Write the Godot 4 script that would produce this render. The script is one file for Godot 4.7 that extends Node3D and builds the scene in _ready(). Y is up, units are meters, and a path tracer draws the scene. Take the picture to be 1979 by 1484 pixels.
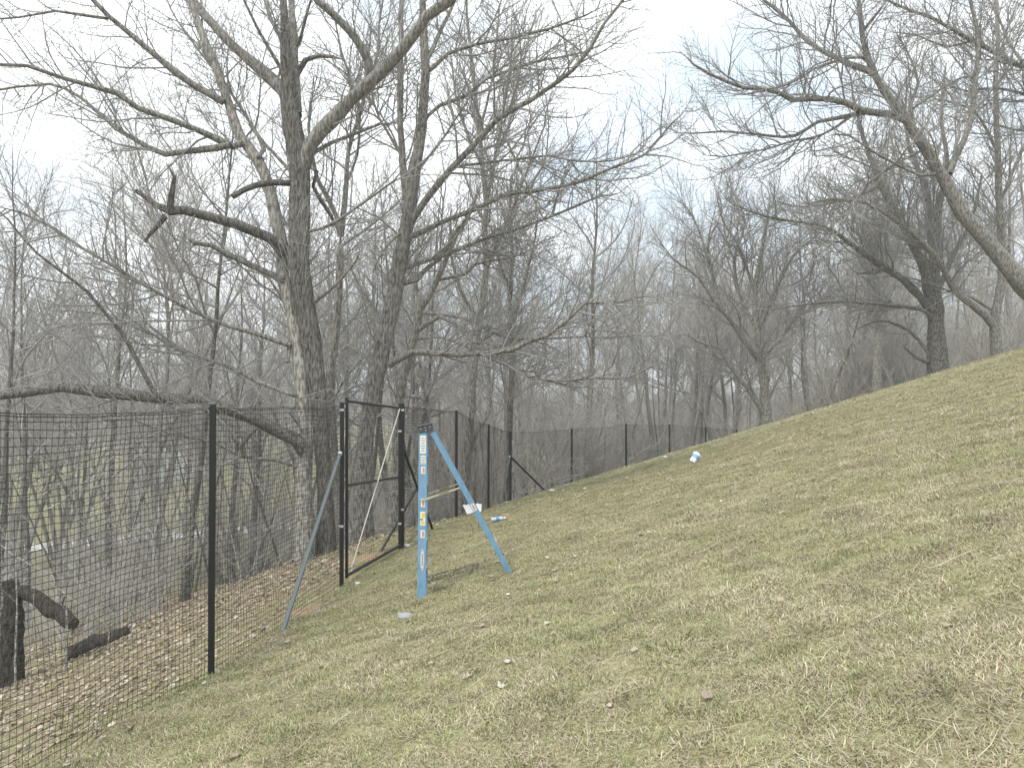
extends Node3D
# A fenced hillside at the edge of bare winter woods. Units are metres, y is up, the viewer stands at the origin looking along -z.

const EYE := 1.6
const FOCAL := 1560.0          # focal length in pixels of the 1979 x 1484 photograph
const TILT := 0.01795          # the camera looks up by about one degree
# gentle swells of the hillside: x, distance, height
const SWELLS := [Vector3(-2.54, 6.86, -0.139), Vector3(-2.14, 10.25, 0.059), Vector3(-1.64, 12.00, -0.036), Vector3(-1.10, 16.00, 0.019), Vector3(-0.57, 20.20, 0.058), Vector3(-0.05, 24.00, -0.016), Vector3(-0.87, 7.75, -0.218), Vector3(-0.01, 7.95, 0.076), Vector3(-2.29, 8.00, 0.273), Vector3(-3.30, 14.00, 0.428), Vector3(-1.29, 13.40, -0.033), Vector3(3.31, 14.50, -0.078), Vector3(0.00, 0.00, -0.022), Vector3(4.00, 10.00, 0.015), Vector3(-8.00, 14.00, -0.067), Vector3(-5.00, 9.00, -0.157), Vector3(2.50, 20.00, -0.020), Vector3(-3.20, 4.75, 0.299)]

# what a woodland tree is seen behind or beside, by its bearing
const ZONES := [[-0.52, "at the left edge behind the dark stump"], [-0.44, "above the dark fallen logs"], [-0.37, "just left of the nearest fence post"], [-0.30, "just right of the nearest fence post"], [-0.25, "just left of the largest tree"], [-0.20, "behind the largest tree's trunks"], [-0.14, "framed by the gate"], [-0.09, "behind the ladder's upright rail"], [-0.045, "behind the ladder's slanting rail"], [0.0, "just left of the fence corner post"], [0.07, "just right of the fence corner post"], [0.14, "behind the two posts past the fence corner"], [0.24, "behind the last visible fence posts"], [0.32, "just left of the small spreading tree"], [0.42, "just right of the small spreading tree"], [0.52, "just left of the massive dark tree"], [9.0, "behind the massive dark tree at the right edge"]]

var M := {}
var rough := FastNoiseLite.new()
var patchy := FastNoiseLite.new()
var lumps := FastNoiseLite.new()
var rng := RandomNumberGenerator.new()
var taken := {}
var tri_count := 0


# ---------------------------------------------------------------- tubes
class Tubes:
	var v := PackedVector3Array()
	var n := PackedVector3Array()
	var ix := PackedInt32Array()
	var lump: FastNoiseLite
	var lump_size := 0.0
	var lump_fine := 1.0

	func tube(p: PackedVector3Array, r: PackedFloat32Array, sides: int, tip := true, cap := false) -> void:
		var last := p.size() - 1
		var t := (p[1] - p[0]).normalized()
		var u := t.cross(Vector3.UP if absf(t.y) < 0.9 else Vector3.RIGHT).normalized()
		var first := v.size()
		var step := TAU / sides
		for i in p.size():
			if i > 0 and i < last:
				t = (p[i + 1] - p[i - 1]).normalized()
			elif i == last:
				t = (p[last] - p[last - 1]).normalized()
			u = (u - t * u.dot(t)).normalized()
			var w := t.cross(u)
			if i == last and tip:
				v.append(p[i])
				n.append(t)
				for j in sides:
					var a := first + (last - 1) * sides + j
					ix.append(a)
					ix.append(v.size() - 1)
					ix.append(first + (last - 1) * sides + (j + 1) % sides)
				break
			var rad := r[i]
			for j in sides:
				var o := u * cos(step * j) + w * sin(step * j)
				var rr := rad
				if lump_size > 0.0:
					var q := p[i] + o * rad
					rr *= 1.0 + lump_size * lump.get_noise_3d(q.x * 3.0 * lump_fine, q.y * 1.1 * lump_fine, q.z * 3.0 * lump_fine)
				v.append(p[i] + o * rr)
				n.append(o)
			if i > 0:
				var b := first + i * sides
				var a := b - sides
				for j in sides:
					var k := (j + 1) % sides
					ix.append(a + j)
					ix.append(b + j)
					ix.append(a + k)
					ix.append(a + k)
					ix.append(b + j)
					ix.append(b + k)
		if cap:
			for e in [0, last]:
				var c := v.size()
				var out: Vector3 = (p[0] - p[1]).normalized() if e == 0 else (p[last] - p[last - 1]).normalized()
				v.append(p[e] + out * r[e] * 0.02)
				n.append(out)
				for j in sides:
					v.append(v[first + e * sides + j])
					n.append(out)
				for j in sides:
					var k := (j + 1) % sides
					ix.append(c)
					ix.append(c + 1 + (k if e == last else j))
					ix.append(c + 1 + (j if e == last else k))

	func rod(a: Vector3, b: Vector3, r: float, sides := 10) -> void:
		tube(PackedVector3Array([a, b]), PackedFloat32Array([r, r]), sides, false, true)

	func quad(a: Vector3, b: Vector3, c: Vector3, d: Vector3) -> void:   # counter-clockwise from outside
		var o := (b - a).cross(c - a).normalized()
		var f := v.size()
		for q in [a, b, c, d]:
			v.append(q)
			n.append(o)
		for k in [0, 2, 1, 0, 3, 2]:
			ix.append(f + k)

	func box(at: Vector3, size: Vector3, turn := Basis.IDENTITY) -> void:
		var h := size * 0.5
		var bevel := minf(0.003, minf(h.x, minf(h.y, h.z)) * 0.3)
		var x := turn.x
		var y := turn.y
		var z := turn.z
		var axes := [[x, y, z, h.x, h.y, h.z], [y, z, x, h.y, h.z, h.x], [z, x, y, h.z, h.x, h.y]]
		for a in axes:
			for s in [-1.0, 1.0]:
				var o: Vector3 = at + a[2] * s * a[5]
				var e: Vector3 = a[0] * (a[3] - bevel) * s
				var f: Vector3 = a[1] * (a[4] - bevel)
				quad(o - e - f, o + e - f, o + e + f, o - e + f)
				for g in [-1.0, 1.0]:      # bevels along the first axis
					var p: Vector3 = at + a[1] * g * (a[4]) + a[2] * s * (a[5] - bevel)
					var q: Vector3 = at + a[1] * g * (a[4] - bevel) + a[2] * s * a[5]
					var l: Vector3 = a[0] * (a[3] - bevel)
					if g * s > 0.0:
						quad(p - l, p + l, q + l, q - l)
					else:
						quad(p + l, p - l, q - l, q + l)

	func mesh(m: Material) -> ArrayMesh:
		var arr := []
		arr.resize(Mesh.ARRAY_MAX)
		arr[Mesh.ARRAY_VERTEX] = v
		arr[Mesh.ARRAY_NORMAL] = n
		arr[Mesh.ARRAY_INDEX] = ix
		var out := ArrayMesh.new()
		out.add_surface_from_arrays(Mesh.PRIMITIVE_TRIANGLES, arr)
		out.surface_set_material(0, m)
		return out


# how a tree branches
class Habit:
	var wobble := 0.20
	var lift := 0.10
	var many := [0.0, 6.0, 7.5, 8.0]       # children per metre by level
	var share := [0.0, 0.46, 0.46, 0.42]     # child length as a share of its parent
	var spread := 0.85
	var deepest := 3
	var thinnest := 0.0038
	var seg := 0.28
	var thick := 0.0098                     # radius per metre of length
	var buds := false
	var curl := 0.11                       # how far a branch bends on its way


# ---------------------------------------------------------------- helpers
func at(px: float, py: float, d: float) -> Vector3:      # the point at distance d that the photograph shows at that pixel
	var x := (px - 989.5) / FOCAL
	var y := -(py - 742.0) / FOCAL
	var yy := y * cos(TILT) + sin(TILT)
	var zz := -y * sin(TILT) + cos(TILT)
	return Vector3(x * d / zz, EYE + yy * d / zz, -d)

func hill(x: float, d: float) -> float:
	var xe := x if x < 22.0 else 22.0 + (x - 22.0) * 0.25
	var dd := maxf(d, 0.0)
	var e := maxf(d - 25.0, 0.0)
	var h := -1.6 + 0.3 * xe - 0.00252 * dd * dd - 0.0026 * e * e
	if d > -8.0 and d < 34.0 and x > -16.0 and x < 13.0:
		for s: Vector3 in SWELLS:
			var q := ((x - s.x) * (x - s.x) + (d - s.y) * (d - s.y)) / 13.52
			if q < 9.0:
				h += s.z * exp(-q)
	return h

func ground(x: float, z: float) -> float:
	var d := -z
	var low := -11.7 + 0.022 * maxf(d - 95.0, 0.0) + 0.5 * rough.get_noise_2d(x * 0.25, z * 0.25)
	var a := hill(x, d)
	var k := 2.5
	var m := maxf(a, low) + k * log(1.0 + exp(-absf(a - low) / k)) * (1.0 if a < low + 6.0 else 0.3)
	if a > low + 6.0:
		m = a
	elif a > low + 3.0:
		m = lerpf(maxf(a, low) + k * log(1.0 + exp(-absf(a - low) / k)), a, (a - low - 3.0) / 3.0)
	return m + EYE + 0.035 * rough.get_noise_2d(x * 9.0, z * 9.0) + (0.016 * rough.get_noise_2d(x * 38.0, z * 38.0) if z > -16.0 else 0.0)

func drop(x: float, z: float, up := 0.0) -> Vector3:
	return Vector3(x, ground(x, z) + up, z)

func fence_x(d: float) -> float:
	var k := [[-20.0, -6.5], [2.5, -3.45], [6.86, -2.54], [10.25, -2.14], [12.0, -1.64], [16.0, -1.1], [20.2, -0.57], [24.0, -0.05], [39.5, 9.5], [60.0, 23.0]]
	for i in k.size() - 1:
		if d < k[i + 1][0]:
			return lerpf(k[i][1], k[i + 1][1], (d - k[i][0]) / (k[i + 1][0] - k[i][0]))
	return 23.0

func numbered(called: String) -> String:
	if not taken.has(called):
		taken[called] = 0
		return called
	taken[called] += 1
	return "%s_%03d" % [called, taken[called]]

func tag(o: Node, label := "", category := "", group := "", kind := "") -> Node:
	if label: o.set_meta("label", label)
	if category: o.set_meta("category", category)
	if group: o.set_meta("group", group)
	if kind: o.set_meta("kind", kind)
	return o

func thing(called: String, label: String, category: String, where := Vector3.ZERO, group := "") -> Node3D:
	var o := Node3D.new()
	o.name = numbered(called)
	add_child(o)
	o.position = where
	tag(o, label, category, group)
	return o

func part(called: String, tb: Tubes, m: Material, parent: Node3D) -> MeshInstance3D:
	var o := MeshInstance3D.new()
	o.name = called
	o.mesh = tb.mesh(m)
	tri_count += tb.ix.size() / 3
	parent.add_child(o, true)
	return o

func lin(r: float, g: float, b: float) -> Color:
	return Color(r, g, b).linear_to_srgb()

func noise_tex(size: int, freq: float, stops: Array, octaves := 5, seed_ := 1, kind := FastNoiseLite.TYPE_SIMPLEX_SMOOTH) -> NoiseTexture2D:
	var f := FastNoiseLite.new()
	f.noise_type = kind
	f.seed = seed_
	f.frequency = freq
	f.fractal_octaves = octaves
	var t := NoiseTexture2D.new()
	t.width = size
	t.height = size
	t.seamless = true
	t.noise = f
	var g := Gradient.new()
	var offs := PackedFloat32Array()
	var cols := PackedColorArray()
	for s in stops:
		offs.append(s[0])
		cols.append(s[1])
	g.offsets = offs
	g.colors = cols
	t.color_ramp = g
	return t

func plain(color: Color, roughness := 0.8, metallic := 0.0) -> StandardMaterial3D:
	var m := StandardMaterial3D.new()
	m.albedo_color = color
	m.roughness = roughness
	m.metallic = metallic
	return m

func bark(color: Color, relief: float, scale := Vector3(1.7, 0.42, 1.7)) -> StandardMaterial3D:
	var m := plain(color, 0.92)
	m.albedo_texture = M.bark_tex
	m.uv1_triplanar = true
	m.uv1_scale = scale
	m.heightmap_enabled = true
	m.heightmap_texture = M.bark_height
	m.heightmap_scale = relief
	m.metallic_specular = 0.25
	return m

func make_materials() -> void:
	var w := func(k: float) -> Color: return lin(k, k, k)
	M.bark_tex = noise_tex(1024, 0.012, [[0.0, lin(0.22, 0.20, 0.18)], [0.36, lin(0.42, 0.40, 0.37)], [0.5, lin(0.74, 0.725, 0.69)], [0.62, lin(0.90, 0.90, 0.87)], [1.0, lin(1.0, 1.0, 0.98)]], 7, 3)
	M.bark_height = noise_tex(1024, 0.02, [[0.0, Color(0, 0, 0)], [0.45, Color(0.5, 0.5, 0.5)], [1.0, Color(1, 1, 1)]], 4, 7)
	M.bark_grey = bark(lin(0.35, 0.345, 0.335), 3.0)
	M.bark_pale = bark(lin(0.42, 0.415, 0.40), 1.6)
	M.bark_dark = bark(lin(0.21, 0.203, 0.192), 5.0, Vector3(2.2, 0.4, 2.2))
	M.bark_mid = bark(lin(0.27, 0.265, 0.255), 5.0, Vector3(2.2, 0.36, 2.2))
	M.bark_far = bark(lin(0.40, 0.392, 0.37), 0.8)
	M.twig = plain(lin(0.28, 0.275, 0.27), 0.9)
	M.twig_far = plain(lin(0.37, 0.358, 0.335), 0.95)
	M.rotten = bark(lin(0.11, 0.102, 0.092), 5.0)
	for k in ["twig", "twig_far"]:
		M[k].metallic_specular = 0.2
	var gm := plain(Color.WHITE, 0.98)
	gm.vertex_color_use_as_albedo = true
	gm.albedo_texture = noise_tex(1024, 0.02, [[0.0, lin(0.40, 0.36, 0.30)], [0.4, lin(0.72, 0.70, 0.64)], [0.6, lin(0.92, 0.92, 0.86)], [1.0, lin(1, 1, 0.95)]], 8, 11)
	gm.uv1_triplanar = true
	gm.uv1_world_triplanar = true
	gm.uv1_scale = Vector3(0.9, 0.9, 0.9)
	gm.heightmap_enabled = true
	gm.heightmap_texture = noise_tex(512, 0.05, [[0.0, Color.BLACK], [1.0, Color.WHITE]], 5, 15)
	gm.heightmap_scale = 2.0
	gm.metallic_specular = 0.1
	M.ground = gm
	var blade := plain(Color.WHITE, 0.75)
	blade.vertex_color_use_as_albedo = true
	blade.metallic_specular = 0.25
	blade.backlight_enabled = true
	blade.backlight = lin(0.10, 0.11, 0.05)
	M.blade = blade
	M.leaf = plain(Color.WHITE, 0.85)
	M.leaf.vertex_color_use_as_albedo = true
	M.leaf.metallic_specular = 0.2
	M.black_steel = plain(lin(0.012, 0.013, 0.013), 0.42)
	M.black_plastic = plain(lin(0.016, 0.016, 0.016), 0.55)
	M.galvanised = plain(lin(0.13, 0.15, 0.16), 0.5, 0.4)
	M.galvanised.roughness_texture = noise_tex(256, 0.02, [[0.0, Color(0.6, 0.6, 0.6)], [1.0, Color(1, 1, 1)]], 4, 19)
	M.galvanised.uv1_triplanar = true
	M.bright_steel = plain(lin(0.55, 0.56, 0.56), 0.4, 0.5)
	M.rod_white = plain(lin(0.52, 0.50, 0.45), 0.6)


# ---------------------------------------------------------------- growing
func grow(tb: Tubes, p: Vector3, dir: Vector3, length: float, r: float, level: int, hb: Habit) -> void:
	var nseg := clampi(int(ceil(length / hb.seg)), 3, 12)
	if level >= hb.deepest:
		nseg = mini(nseg, 3)
	var bend := Vector3(rng.randf_range(-1, 1), rng.randf_range(-0.6, 1), rng.randf_range(-1, 1)) * hb.curl
	var step := length / nseg
	var pts := PackedVector3Array([p])
	var rad := PackedFloat32Array([r])
	var d := dir
	var dirs := PackedVector3Array([d])
	for i in nseg:
		d += Vector3(rng.randf_range(-1, 1), rng.randf_range(-1, 1) + hb.lift * 2.0, rng.randf_range(-1, 1)) * hb.wobble + bend
		d = d.normalized()
		p += d * step
		pts.append(p)
		dirs.append(d)
		rad.append(maxf(hb.thinnest, r * (1.0 - 0.78 * float(i + 1) / nseg)))
	var sides := 3
	if r > 0.05: sides = 7
	elif r > 0.02: sides = 5
	elif r > 0.01: sides = 4
	tb.tube(pts, rad, sides)
	if hb.buds and level >= hb.deepest - 1:
		bud(tb, pts[nseg], dirs[nseg])
	if level >= hb.deepest:
		return
	offspring(tb, pts, rad, dirs, length, level, hb, 0.18)

func offspring(tb: Tubes, pts: PackedVector3Array, rad: PackedFloat32Array, dirs: PackedVector3Array, length: float, level: int, hb: Habit, from: float) -> void:
	var count := int(length * hb.many[level] * rng.randf_range(0.75, 1.25) + 0.5)
	var nseg := pts.size() - 1
	for c in count:
		var s: float = from + (1.0 - from) * (c + rng.randf()) / count
		var f := s * nseg
		var i := mini(int(f), nseg - 1)
		var q := pts[i].lerp(pts[i + 1], f - i)
		var dd := dirs[mini(i + 1, nseg)]
		var side := dd.cross(Vector3(rng.randf_range(-1, 1), rng.randf_range(-1, 1), rng.randf_range(-1, 1))).normalized()
		var out := (dd * (1.0 - hb.spread * 0.45) + side * hb.spread * rng.randf_range(0.6, 1.1) + Vector3(0, hb.lift, 0)).normalized()
		var l: float = length * hb.share[level] * rng.randf_range(0.55, 1.25) * (1.15 - 0.55 * s)
		l = maxf(l, 0.12)
		grow(tb, q, out, l, clampf(l * hb.thick, hb.thinnest, maxf(rad[i] * 0.75, hb.thinnest)), level + 1, hb)

func bud(tb: Tubes, p: Vector3, d: Vector3) -> void:
	var s := rng.randf_range(0.006, 0.013)
	tb.tube(PackedVector3Array([p - d * s, p + d * s * 0.3, p + d * s * 2.2]), PackedFloat32Array([0.002, s * 0.75, 0.0]), 3)

# a smooth curve through the points, with the small kinks that limbs have
func curve_through(raw: PackedVector3Array, seg: float, kink: float) -> PackedVector3Array:
	var out := PackedVector3Array()
	for i in raw.size() - 1:
		var a := raw[maxi(i - 1, 0)]
		var b := raw[i]
		var c := raw[i + 1]
		var e := raw[mini(i + 2, raw.size() - 1)]
		var k := clampi(int(b.distance_to(c) / seg), 1, 12)
		for j in k:
			var q := b.cubic_interpolate(c, a, e, float(j) / k)
			if out.size() > 0:
				q += Vector3(rng.randf_range(-1, 1), rng.randf_range(-1, 1), rng.randf_range(-1, 1)) * kink
			out.append(q)
	out.append(raw[raw.size() - 1])
	return out

# one tree of the foreground: its trunk and limbs as they run in the photograph, at the tree's own distance; each limb then leaves the trunk's plane towards or away from the viewer
func big_tree(called: String, label: String, d: float, mat: Material, limbs: Array, hb: Habit, seed_: int, crown_reach := 1.0) -> void:
	rng.seed = seed_
	var spots: Array[Vector3] = []          # px, py, distance of all limbs so far
	var base := Vector3.ZERO
	var root: Node3D
	var crown := Tubes.new()
	for n in limbs.size():
		var L: Dictionary = limbs[n]
		var p: Array = L.p
		var count := p.size() / 2
		var z0 := d
		if n > 0:
			var best := 1e9
			for s in spots:
				var q := Vector2(s.x - p[0], s.y - p[1]).length()
				if q < best:
					best = q
					z0 = s.z
		z0 = L.get("z0", z0)
		var span := 0.0
		for i in count - 1:
			span += Vector2(p[2 * i + 2] - p[2 * i], p[2 * i + 3] - p[2 * i + 1]).length()
		var z1: float = z0 + (L.z if L.has("z") else (rng.randf_range(-0.45, 0.55) * span * d / FOCAL if n > 0 else 0.0))
		var raw := PackedVector3Array()
		var run := 0.0
		for i in count:
			if i > 0:
				run += Vector2(p[2 * i] - p[2 * i - 2], p[2 * i + 1] - p[2 * i - 1]).length()
			var zz := lerpf(z0, z1, run / span)
			raw.append(at(p[2 * i], p[2 * i + 1], zz))
		var grounded: bool = L.get("root", n == 0)
		if grounded:
			raw[0].y = ground(raw[0].x, raw[0].z) - 0.25
		var pts := curve_through(raw, 0.3, 0.012)
		for i in 24:                          # remember where this limb runs
			var f := i / 23.0 * (count - 1)
			var k := mini(int(f), count - 2)
			spots.append(Vector3(lerpf(p[2 * k], p[2 * k + 2], f - k), lerpf(p[2 * k + 1], p[2 * k + 3], f - k), lerpf(z0, z1, f / (count - 1))))
		if n == 0:
			base = raw[0]
			base.y += 0.25
			root = thing(called, label, "tree", base)
		var local := PackedVector3Array()
		var rad := PackedFloat32Array()
		var dirs := PackedVector3Array()
		var total := 0.0
		for i in pts.size():
			local.append(pts[i] - base)
			if i > 0: total += pts[i].distance_to(pts[i - 1])
		var so := 0.0
		for i in pts.size():
			if i > 0: so += pts[i].distance_to(pts[i - 1])
			var s := so / total
			var wide: float = lerpf(L.w[0], L.w[1], pow(s, 0.85))
			if L.w.size() > 2:
				var wf: float = s * (L.w.size() - 1)
				var wi := mini(int(wf), L.w.size() - 2)
				wide = lerpf(L.w[wi], L.w[wi + 1], wf - wi)
			var r: float = wide * 0.5 * z0 / FOCAL
			if grounded:
				r *= 1.0 + 0.55 * exp(-so / 0.35)
			rad.append(maxf(r, 0.004))
			dirs.append((pts[mini(i + 1, pts.size() - 1)] - pts[maxi(i - 1, 0)]).normalized())
		var tb := Tubes.new()
		tb.lump = lumps
		tb.lump_size = L.get("lump", 0.28)
		var broken: bool = L.get("broken", false)
		tb.tube(local, rad, 14 if rad[0] > 0.12 else (10 if rad[0] > 0.05 else 6), not broken, broken)
		part("trunk" if grounded else "limb", tb, L.get("mat", mat), root)
		if true:
			var was: Array = hb.many
			hb.many = was.duplicate()
			hb.many[1] = was[1] * (0.35 if broken else L.get("t", 1.0))
			var keep: Array = hb.share
			hb.share = keep.duplicate()
			hb.share[1] = clampf(1.95 * crown_reach * L.get("reach", 1.0) / maxf(total, 0.5), 0.05, 0.6)
			offspring(crown, local, rad, dirs, total, 1, hb, L.get("from", 0.2))
			hb.many = was
			hb.share = keep
	part("crown", crown, M.twig, root)

# a forest tree, tall and drawn up, to be copied
func forest_tree(called: String, seed_: int, height: float, girth: float, clear: float, hb: Habit, forks := 1) -> Node3D:
	rng.seed = seed_
	var root := Node3D.new()
	root.name = called
	var trunk := Tubes.new()
	trunk.lump = lumps
	trunk.lump_size = 0.15
	var crown := Tubes.new()
	var lean := Vector3(rng.randf_range(-0.08, 0.08), 0, rng.randf_range(-0.08, 0.08))
	for k in forks:
		var pts := PackedVector3Array()
		var rad := PackedFloat32Array()
		var dirs := PackedVector3Array()
		var p := Vector3(0, -0.3, 0)
		var d := (Vector3.UP + lean + (Vector3(cos(k * 2.4 + seed_), 0, sin(k * 2.4 + seed_)) * 0.28 if forks > 1 else Vector3.ZERO)).normalized()
		var n := 16
		for i in n + 1:
			var s := float(i) / n
			pts.append(p)
			dirs.append(d)
			rad.append(maxf(0.012, girth * (1.0 if forks == 1 else 0.72) * (1.0 - 0.93 * pow(s, 0.8)) * (1.0 + 0.5 * exp(-s * 18.0))))
			d = (d + Vector3(rng.randf_range(-1, 1), 0.25, rng.randf_range(-1, 1)) * 0.075).normalized()
			p += d * height / n
		trunk.tube(pts, rad, 9)
		var limbs := int(height * 1.35 / forks)
		for c in limbs:
			var s := clear + (1.0 - clear) * pow((c + rng.randf()) / limbs, 0.9)
			var f := s * n
			var i := mini(int(f), n - 1)
			var q := pts[i].lerp(pts[i + 1], f - i)
			var a := rng.randf() * TAU
			var out := (Vector3(cos(a), rng.randf_range(0.35, 1.3), sin(a))).normalized()
			var l := height * (0.34 - 0.24 * (s - clear) / (1.0 - clear)) * rng.randf_range(0.5, 1.2)
			grow(crown, q, out, l, clampf(l * 0.0125, 0.01, rad[i] * 0.6), 1, hb)
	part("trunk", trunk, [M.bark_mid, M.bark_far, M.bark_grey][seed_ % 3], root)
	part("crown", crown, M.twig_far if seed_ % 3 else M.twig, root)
	return root

func thicket(seed_: int, height: float, hb: Habit) -> ArrayMesh:
	rng.seed = seed_
	var tb := Tubes.new()
	for k in 15:
		var a := rng.randf() * TAU
		var o := Vector3(cos(a), 0, sin(a)) * rng.randf() * 0.7
		var l := height * rng.randf_range(0.45, 1.0)
		grow(tb, o - Vector3(0, 0.1, 0), (Vector3.UP + o.normalized() * rng.randf_range(0.1, 0.9)).normalized(), l, l * 0.006 + 0.003, 1, hb)
	tri_count += tb.ix.size() / 3
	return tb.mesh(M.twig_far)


func copies(called: String, mesh: Mesh, places: Array, colours: PackedColorArray, parent: Node3D) -> MultiMeshInstance3D:
	var mm := MultiMesh.new()
	mm.transform_format = MultiMesh.TRANSFORM_3D
	mm.use_colors = colours.size() > 0
	mm.mesh = mesh
	mm.instance_count = places.size()
	for i in places.size():
		mm.set_instance_transform(i, places[i])
		if colours.size():
			mm.set_instance_color(i, colours[i])
	var o := MultiMeshInstance3D.new()
	o.name = called
	o.multimesh = mm
	parent.add_child(o, true)
	return o


func _ready() -> void:
	# ------------------------------------------------------------ camera, sky, sun, exposure
	var cam := Camera3D.new()
	cam.name = "camera"
	add_child(cam)
	cam.position = Vector3(0, EYE, 0)
	cam.rotation.x = TILT
	cam.fov = rad_to_deg(2.0 * atan(742.0 / FOCAL))
	cam.far = 3000.0
	cam.near = 0.1
	cam.current = true

	var env := Environment.new()
	env.background_mode = Environment.BG_SKY
	env.sky = Sky.new()
	var pano := PanoramaSkyMaterial.new()
	pano.panorama = overcast()
	env.sky.sky_material = pano
	env.tonemap_mode = Environment.TONE_MAPPER_LINEAR
	env.tonemap_exposure = 1.74
	env.fog_enabled = true
	env.fog_density = 0.0016
	env.fog_light_color = Color(0.97, 0.985, 1.0)
	env.sdfgi_enabled = true
	env.ssao_enabled = true
	env.ssil_enabled = true
	var we := WorldEnvironment.new()
	we.name = "surroundings"
	we.environment = env
	add_child(we)

	var sun := DirectionalLight3D.new()
	sun.name = "sun"
	sun.light_energy = 0.5
	sun.light_angular_distance = 24.0
	sun.light_color = Color(1.0, 0.96, 0.88)
	sun.shadow_enabled = true
	sun.rotation = Vector3(deg_to_rad(-52), deg_to_rad(-38), 0)
	add_child(sun)

	for f in [rough, patchy, lumps]:
		f.noise_type = FastNoiseLite.TYPE_SIMPLEX_SMOOTH
	rough.seed = 5
	rough.frequency = 0.08
	patchy.seed = 9
	patchy.frequency = 0.35
	patchy.fractal_octaves = 4
	lumps.seed = 21
	lumps.frequency = 0.6
	make_materials()

	build_ground()
	build_fence()
	build_gate()
	build_ladder()
	build_big_trees()
	build_woods()
	build_valley()
	build_saplings()
	build_grass()
	build_leaves()
	build_small_things()
	print("triangles ", tri_count)


func overcast() -> ImageTexture:
	var w := 512
	var h := 256
	var f := FastNoiseLite.new()
	f.noise_type = FastNoiseLite.TYPE_SIMPLEX_SMOOTH
	f.seed = 4
	f.frequency = 1.7
	f.fractal_octaves = 5
	var im := Image.create(w, h, false, Image.FORMAT_RGBF)
	for y in h:
		var el := PI * (0.5 - (y + 0.5) / h)
		for x in w:
			var az := TAU * (x + 0.5) / w
			var q := Vector3(cos(az) * cos(el), sin(el) * 1.8, sin(az) * cos(el))
			var white := clampf(0.55 + 1.3 * f.get_noise_3dv(q * 1.2) + 1.1 * (sin(maxf(el, 0.0)) - 0.16), 0.0, 1.0)
			white = smoothstep(0.15, 0.85, white)
			var c := Color(0.48, 0.575, 0.66).lerp(Color(0.79, 0.825, 0.85), white) * (1.0 + 0.45 * sin(maxf(el, 0.0)))
			if el < 0.0:
				c = c.lerp(Color(0.30, 0.29, 0.27), clampf(-el * 6.0, 0, 1))
			im.set_pixel(x, y, c)
	return ImageTexture.create_from_image(im)


# ---------------------------------------------------------------- the ground
func build_ground() -> void:
	var xs := PackedFloat32Array()
	var zs := PackedFloat32Array()
	for i in 321:
		var s := (i - 160) / 160.0
		xs.append(s * 26.0 + signf(s) * pow(absf(s), 5.0) * 380.0)
	for i in 301:
		var s := i / 300.0
		zs.append(-(-12.0 + s * 62.0 + pow(s, 5.0) * 480.0))
	var st := SurfaceTool.new()
	st.begin(Mesh.PRIMITIVE_TRIANGLES)
	var cols := PackedColorArray()
	for z in zs:
		for x in xs:
			var y := ground(x, z)
			st.set_color(soil(x, z, y))
			st.add_vertex(Vector3(x, y, z))
	var w := xs.size()
	for j in zs.size() - 1:
		for i in w - 1:
			var a := j * w + i
			for k in [a, a + w, a + 1, a + 1, a + w, a + w + 1]:
				st.add_index(k)
	st.generate_normals()
	var o := MeshInstance3D.new()
	o.name = "ground"
	o.mesh = st.commit()
	o.mesh.surface_set_material(0, M.ground)
	add_child(o)
	tag(o, "", "", "", "structure")
	tri_count += 2 * 320 * 300

func on_lawn(x: float, z: float) -> float:      # 1 inside the fence, 0 in the woods
	var d := -z
	if d > 60.0:
		return 0.0
	var e := x - fence_x(d)
	if d > 24.0:
		e = (x - fence_x(d)) * 0.85
	return clampf(0.75 + e / 0.9 + 0.7 * patchy.get_noise_2d(x * 1.3, z * 1.3), 0.0, 1.0)

func greenness(x: float, z: float) -> float:
	return clampf(0.56 - 0.032 * clampf(x, -2.0, 8.0) + 0.6 * patchy.get_noise_2d(x * 1.5, z * 1.5) + 0.75 * patchy.get_noise_2d(x * 9.0 + 40.0, z * 9.0), 0.0, 1.0)

func soil(x: float, z: float, y: float) -> Color:
	var lawn := Color(0.33, 0.30, 0.215).lerp(Color(0.29, 0.295, 0.175), greenness(x, z))
	var floor_ := Color(0.30, 0.25, 0.185).lerp(Color(0.27, 0.255, 0.175), clampf(0.5 + patchy.get_noise_2d(x * 0.8, z * 0.8), 0, 1))
	var c := floor_.lerp(lawn, on_lawn(x, z))
	if y - EYE < -9.5:
		var k := clampf((-9.5 - (y - EYE)) / 0.8, 0.0, 1.0) * clampf(0.65 + 1.2 * patchy.get_noise_2d(x * 0.12, z * 0.12), 0, 1)
		c = c.lerp(Color(0.285, 0.28, 0.17), k)
	return c


# ---------------------------------------------------------------- fence
# x, distance, height of the top relative to the eye, half width, for each post
func fence_posts() -> Array:
	var out := []
	out.append({"x": -3.45, "d": 2.5, "top": -0.05, "r": 0.024})
	for a in [[411, 782, 6.86, 0.0245], [661, 780, 10.25, 0.027], [776, 782, 12.0, 0.043], [882, 793, 16.0, 0.025], [944, 820, 20.2, 0.027], [986, 833, 24.0, 0.036], [1105, 828, 27.5, 0.03], [1210, 819, 31.5, 0.03], [1294, 820, 35.5, 0.03], [1364, 825, 39.5, 0.03], [1424, 830, 43.5, 0.03]]:
		var p := at(a[0], a[1], a[2])
		out.append({"x": p.x, "d": a[2], "top": p.y - EYE, "r": a[3]})
	return out

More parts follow.
